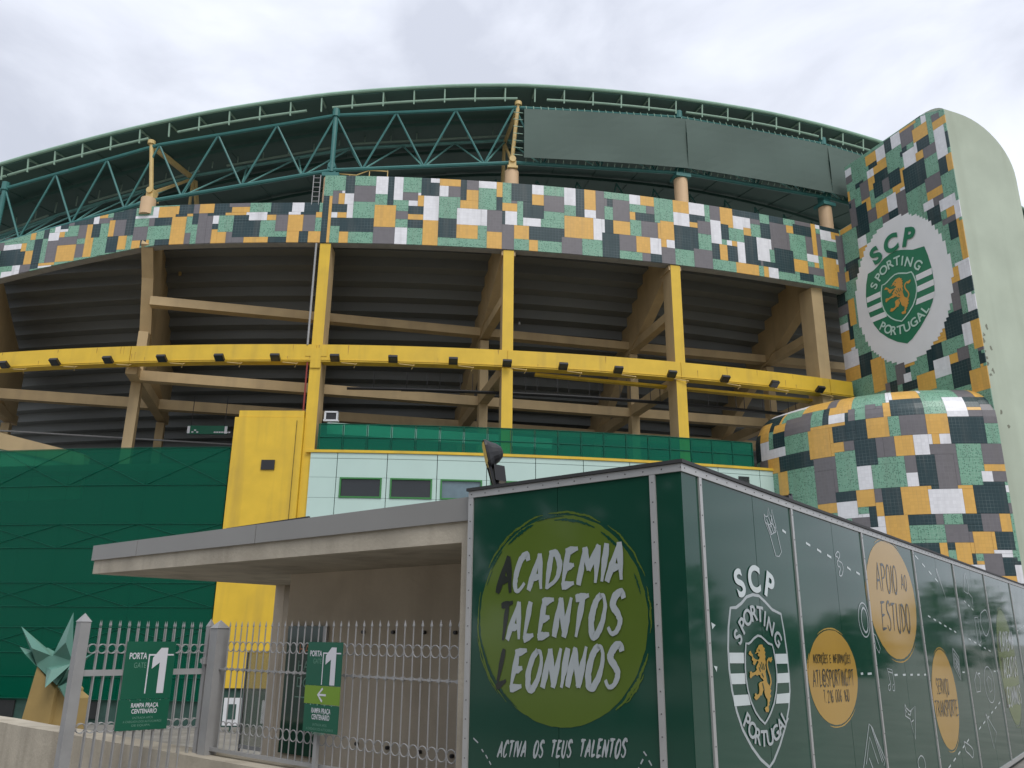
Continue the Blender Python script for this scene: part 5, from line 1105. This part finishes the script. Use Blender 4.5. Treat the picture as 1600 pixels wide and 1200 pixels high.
p = P2(); p.ribbon([(-3.74, -.63), (-3.4, -.63)], .012); p.build('lettering', 'signgrey', pb, pl)
gs = thing('glass_screen', fr(-5.2, 2.7, -1), 'pale see-through glass screen standing at the left end of the shelter', 'glass screen')
blk('pane', 'clearglass', gs, -6.7, -5.85, 2.70, 2.712, -1.45, -.24)
blk('screen_frame', 'galv', gs, -6.72, -6.7, 2.69, 2.72, GZ, -.23); blk('screen_frame', 'yellow', gs, -6.72, -5.85, 2.69, 2.72, -.24, -.21)
blk('screen_frame', 'galv', gs, -6.72, -5.85, 2.69, 2.72, -1.5, -1.45)
P2().ribbon([(-5.95, -.80), (-6.05, -1.08)], .04).ribbon([(-6.05, -1.08), (-5.93, -1.06)], .04).ribbon([(-6.05, -1.08), (-6.06, -.9)], .035).build('arrow', 'signwhite', gs, lambda s, z: fr(s, 2.69, z))
for px, w, h, lb in ((-10.75, .33, .5, 'white notice on the dark stadium base, left one seen through the fence'), (-9.3, .3, .42, 'white notice on the dark stadium base, right one seen through the fence')):
    t_ = thing('notice', V(px, 34.4, -2.9), lb, 'notice', 'white notices on the stadium base')
    m = MB(); m.box((px, 34.4, -2.85), (w, 0, 0), (0, .04, 0), (0, 0, h)); m.build('sheet', 'white', t_)
    m = MB(); m.box((px, 34.45, -3.15), (.05, 0, 0), (0, .05, 0), (0, 0, .45)); m.box((px, 34.35, -2.85), (w * .5, 0, 0), (0, .005, 0), (0, 0, h * .55)); m.build('backing', 'innerdark', t_)

# ------------------------------------------------------------------ low wall and spear railing
wall = thing('low_wall', fr(-7, .1, TZ), 'low weathered concrete wall along the forecourt, carrying the spear fence', 'wall')
m = MB(); sl_ = [-16 + 1.0 * i for i in range(16)] + [-.13]
for a, b in zip(sl_, sl_[1:]):
    za, zb_ = -1.05 + .012 * sin(a * 3.1), -1.05 + .012 * sin(b * 3.1)
    m.hexa([fr(a, -.06, TZ), fr(b, -.06, TZ), fr(b, .26, TZ), fr(a, .26, TZ), fr(a, -.06, za), fr(b, -.06, zb_), fr(b, .26, zb_), fr(a, .26, za)])
m.build('wall_body', 'conc', wall)
fence = thing('spear_fence', fr(-1.7, .1, -1.04), 'grey steel spear fence with rows of rings standing on the low concrete wall', 'fence')
def spear(m, c, ztip, w=.016, ht=.07):
    c = V(*c); z0 = ztip - ht
    m.v += []
    b = len(m.v); mid = z0 + ht * .35
    m.v += [c + UP * z0] + [c + KF * w + UP * mid, c + KNF * w * .45 + UP * mid, c - KF * w + UP * mid, c - KNF * w * .45 + UP * mid] + [c + UP * ztip]
    for k in range(4):
        a, d = b + 1 + k, b + 1 + (k + 1) % 4
        m.f.append([b, d, a]); m.m.append(0); m.f.append([b + 5, a, d]); m.m.append(0)
def circle(c, ax, r, n=18): return [c + ax * r * cos(2 * pi * k / n) + UP * r * sin(2 * pi * k / n) for k in range(n)]
SB = [-3.13 + .0955 * i for i in range(32)]
for s in SB:
    m = MB(); m.tube([fr(s, .1, -1.0), fr(s, .1, .06)], .006, 6); spear(m, fr(s, .1, 0), .125); m.box(fr(s, .1, -.305), KF * .013, KNF * .013, UP * .013); m.build('bar', 'galv', fence)
for s, s2 in zip(SB, SB[1:]):
    for z in (-.105, -.80):
        m = MB(); m.tube(circle(fr((s + s2) / 2, .1, z), KF, 0.044), .0045, 6, closed=True); m.build('ring', 'galv', fence)
for z, w in ((-.305, .012), (-1.0, .03), (-.055, .007), (-.155, .007), (-.75, .007), (-.85, .007)):
    if w > .008:
        m = MB(); m.bar(fr(-3.25, .1, z), fr(-.13, .1, z), w, w); m.build('rail', 'galv', fence)
def post(parent, c, w, z0, z1):
    m = MB(); c = V(*c); m.box(c + UP * (z0 + z1) / 2, KF * w, KNF * w, UP * (z1 - z0) / 2)
    b = len(m.v); e = w * 1.12
    m.v += [c + KF * e + KNF * e + UP * z1, c - KF * e + KNF * e + UP * z1, c - KF * e - KNF * e + UP * z1, c + KF * e - KNF * e + UP * z1, c + UP * (z1 + .075)]
    for k in range(4): m.f.append([b + k, b + (k + 1) % 4, b + 4]); m.m.append(0)
    m.f.append([b + 3, b + 2, b + 1, b]); m.m.append(0)
    return m.build('post', 'galv', parent)
post(fence, fr(-3.3, .1, 0), .062, TZ, .06)
# gate leaf folded open towards the street
gate = thing('gate', fr(-3.45, .1, TZ), 'open grey steel gate leaf with double spear bars and rings, left of the fence post', 'gate')
GH = fr(-3.47, .1, 0); GD = V(-.79, -.62, 0).normalized(); GN = V(GD.y, -GD.x, 0)
if GN.y > 0: GN = -GN
def gp(t, z, o=0.0): return GH + GD * t + GN * o + UP * z
post(gate, gp(1.13, 0), .045, TZ, .10); post(gate, gp(.0, 0), .028, TZ + .08, .075)
for i in range(12):
    t = .085 + i * .0815
    for o in (.0, -.05):
        m = MB(); m.tube([gp(t, TZ + .12, o), gp(t, .05, o)], .0062, 6); spear(m, gp(t, 0, o), .12); m.build('bar', 'galv', gate)
for i in range(13):
    t = .045 + i * .0815
    for z in (-.13, -.79):
        for o in (.0, -.05):
            m = MB(); m.tube(circle(gp(t, z, o), GD, .039), .0042, 6, closed=True); m.build('ring', 'galv', gate)
for z, h in ((-.335, .05), (TZ + .12, .05)):
    m = MB(); m.box(gp(.565, z, -.025), GD * .56, GN * .03, UP * h / 2); m.build('rail', 'galv', gate)
m = MB(); m.box(gp(-.0, -.24, .03), GD * .05, GN * .03, UP * .03); m.box(gp(-.03, -.24, .0), GD * .09, GN * .015, UP * .018); m.build('latch', 'galv', gate)
def gate_sign(name, loc, fn, label, group, x0, x1, lime):
    """fn(x, z, off): a sign in x0..x1"""
    r = thing(name, loc, label, 'sign', group); W = x1 - x0; X = lambda t: x0 + W * t
    def blkf(nm, mt, a, b, z0, z1, o0=-.004, o1=0.0):
        m = MB(); quad_block(m, fn, X(a), X(b), z0, z1, o0, o1); return m.build(nm, mt, r)
    if lime:
        zt, zb = -.05, -.735; zs = (-.385, -.525)
        b1 = blkf('upper_board', 'signgreen', 0, 1, zs[0], zt); b2 = blkf('arrow_board', 'signlime', 0, 1, zs[1], zs[0] - .002); b3 = blkf('lower_board', 'signgreen', .02, 1, zb, zs[1] - .004)
        zz0, zz1 = zs[0], zt
    else:
        zt, zb = -.066, -.825; zs = (-.563, -.567)
        b1 = blkf('upper_board', 'signgreen', 0, 1, zs[0], zt); b3 = blkf('lower_board', 'signgreen', -.02, 1, zb, zs[1]); zz0, zz1 = zs[0], zt
    H_ = zz1 - zz0; top = zz1
    pl = lambda x, z: fn(x, z, .0015)
    Zt = lambda q: top - q * (.335 if lime else .5) * (1 if lime else .92)
    P2().line('PORTA', X(.08), X(.43), Zt(.33), .042 if lime else .052, .022).build('lettering', 'signwhite', b1, pl)
    P2().line('GATE', X(.19), X(.43), Zt(.50), .038 if lime else .046, -.004).build('lettering', 'signgrey', b1, pl)
    P2().poly([(X(.46), Zt(.24)), (X(.46), Zt(.27)), (X(.97), Zt(.27)), (X(.97), Zt(.24))]).poly([(X(.46), Zt(.24)), (X(.485), Zt(.24)), (X(.485), Zt(.98)), (X(.46), Zt(.98))]).build('frame_line', 'signwhite', b1, pl)
    P2().poly([(X(.70), Zt(.12)), (X(.84), Zt(.12)), (X(.84), Zt(.98)), (X(.70), Zt(.98)), (X(.70), Zt(.40)), (X(.55), Zt(.52)), (X(.55), Zt(.31))]).build('numeral', 'signwhite', b1, lambda x, z: fn(x, z, .003))
    c = lambda a, b, q: (X(a), X(b))
    zr = zs[1] - .055
    P2().line('RAMPA PRAÇA', X(.24), X(.78), zr - .012, .036, .02).build('lettering', 'signwhite', b3, pl)
    P2().line('CENTENÁRIO', X(.26), X(.76), zr - .062 if not lime else zr - .06, .036, .02).build('lettering', 'signwhite', b3, pl)
    for q, (a, b, t) in enumerate(((.30, .70, 'ENTRADA APÓS'), (.12, .88, 'A CHEGADA DOS AUTOCARROS'), (.3, .66, 'DE EQUIPA'))):
        P2().line(t, X(a), X(b), zr - .108 - q * .032, .018, .0).build('lettering', 'signgrey', b3, pl)
    if lime:
        zc = (zs[0] + zs[1]) / 2
        P2().ribbon([(X(.62), zc), (X(.40), zc)], .016).ribbon([(X(.52), zc + .05), (X(.39), zc), (X(.52), zc - .05)], .018).build('arrow', 'signwhite', b2, pl)
    m = MB()
    for q in range(4): m.box(fn(X(.2 + .2 * q), zs[1] - .006, .002), KF * .005, KNF * .002, UP * .006)
    m.build('screw', 'signgrey', r)
    return r
gate_sign('gate_sign', gp(.53, -.8, .02), lambda x, z, o: gp(-x, z, .02 + o), 'wide green gate sign with white numeral 1 hung on the open gate', 'green gate signs', -.745, -.308, False)
gate_sign('gate_sign', fr(-1.57, -.0, -.74), lambda x, z, o: fr(x, .0 - o, z), 'narrow green gate sign with lime arrow band hung on the fence', 'green gate signs', -1.79, -1.345, True)
sp = thing('sign_post', fr(-1.66, .06, -1.05), 'short grey post below the lime banded gate sign', 'post')
m = MB(); m.box(fr(-1.655, .05, -.88), KF * .022, KNF * .015, UP * .18); m.build('post', 'galv', sp)
m = MB(); m.box(fr(-1.655, .05, -1.04), KF * .05, KNF * .05, UP * .012); m.build('foot', 'galv', sp)

# ------------------------------------------------------------------ star sculpture beyond the wall
star = thing('star_sculpture', V(-9.2, 18, GZ), 'teal faceted star sculpture on two ochre pillars behind the low wall', 'sculpture')
def spx(x, z, y=18.0): return V(x, y, z)
cc = V(-9.42, 18.3, -.66)
tips = [((-10.2, .13), (-9.80, -.64), (-9.52, -.45), .0, (-9.8, -.3)), ((-10.24, -.28), (-9.80, -.66), (-9.92, -.36), .15, (-9.92, -.42)), ((-9.13, .42), (-9.50, -.45), (-9.06, -.58), -.05, (-9.13, -.18)),
        ((-8.51, -.38), (-9.10, -.60), (-9.27, -1.04), -.2, (-9.0, -.72)), ((-9.03, -1.30), (-9.29, -1.06), (-8.98, -.88), .0, (-9.1, -1.05)), ((-9.31, -1.05), (-9.58, -.68), (-9.07, -.60), -.35, (-9.33, -.72))]
for (tx, tz), (ax_, az_), (bx_, bz_), dy, (fx, fz) in tips:
    m = MB(); t = V(tx, 18 + dy, tz); a = V(ax_, 18.1, az_); b = V(bx_, 18.1, bz_); f = V(fx, 17.82, fz); k_ = V(cc.x, 18.6, cc.z)
    m.v += [t, a, b, f, k_]
    for q in ((0, 1, 3), (0, 3, 2), (1, 4, 0), (0, 4, 2), (1, 2, 4), (1, 3, 2)): m.f.append(list(q)); m.m.append(0)
    m.build('spike', 'teal_facet', star)
m = MB(); n_ = [(-9.78, -.65), (-9.83, -.30), (-9.51, -.46), (-9.11, -.22), (-9.06, -.59), (-9.31, -1.02)]
m.prism(n_, lambda x, z: V(x, 18.08, z), lambda x, z: V(x, 18.5, z)); m.build('core', 'teal_facet', star)
m = MB(); m.prism([(-10.18, GZ), (-9.42, GZ), (-9.34, -1.12), (-9.79, -.66)], lambda x, z: V(x, 18.12, z), lambda x, z: V(x + .25, 18.8, z)); m.build('pillar', 'ochre_leg', star)
m = MB(); m.prism([(-9.38, GZ), (-9.0, GZ), (-9.06, -1.3), (-9.33, -1.12)], lambda x, z: V(x, 18.2, z), lambda x, z: V(x + .15, 18.8, z)); m.build('pillar', 'ochre_leg', star)

# ------------------------------------------------------------------ street trees on the right and behind the photographer (they shade the forecourt and show as reflections)
rng = random.Random(5)
m = MB()
def crown(c, h, n, s0, s1, low):
    m.tube([V(c.x, c.y, GZ), V(c.x + .2, c.y, GZ + h * .5)], [.25, .15], 6)
    for _ in range(n):
        d = V(rng.gauss(0, 1), rng.gauss(0, 1), rng.gauss(0, .8)); d = d.normalized() * rng.uniform(.3, 1) ** .5
        p_ = V(c.x + d.x * h * .40, c.y + d.y * h * .40, GZ + h * .64 + d.z * h * .38); s_ = rng.uniform(s0, s1)
        u_ = V(rng.uniform(-1, 1), rng.uniform(-1, 1), rng.uniform(-1, 1)).normalized(); v_ = u_.orthogonal().normalized()
        m.add([p_ - u_ * s_, p_ + v_ * s_ * .6, p_ + u_ * s_, p_ - v_ * s_ * .6], [(0, 1, 2, 3)])
for q in range(16):
    ang_ = rad(44 + q * 5.5); D_ = rng.uniform(42, 62); crown(V(sin(ang_) * D_, cos(ang_) * D_, 0), rng.uniform(5.0, 8.0), 330, .3, .65, 0)
for q in range(9):
    ang_ = rad(170 + q * 13); D_ = rng.uniform(12, 15); crown(V(sin(ang_) * D_, cos(ang_) * D_, 0), rng.uniform(9.5, 12), 800, .25, .6, 0)
tag(m.build('tree_line', 'leaf'), kind='stuff')
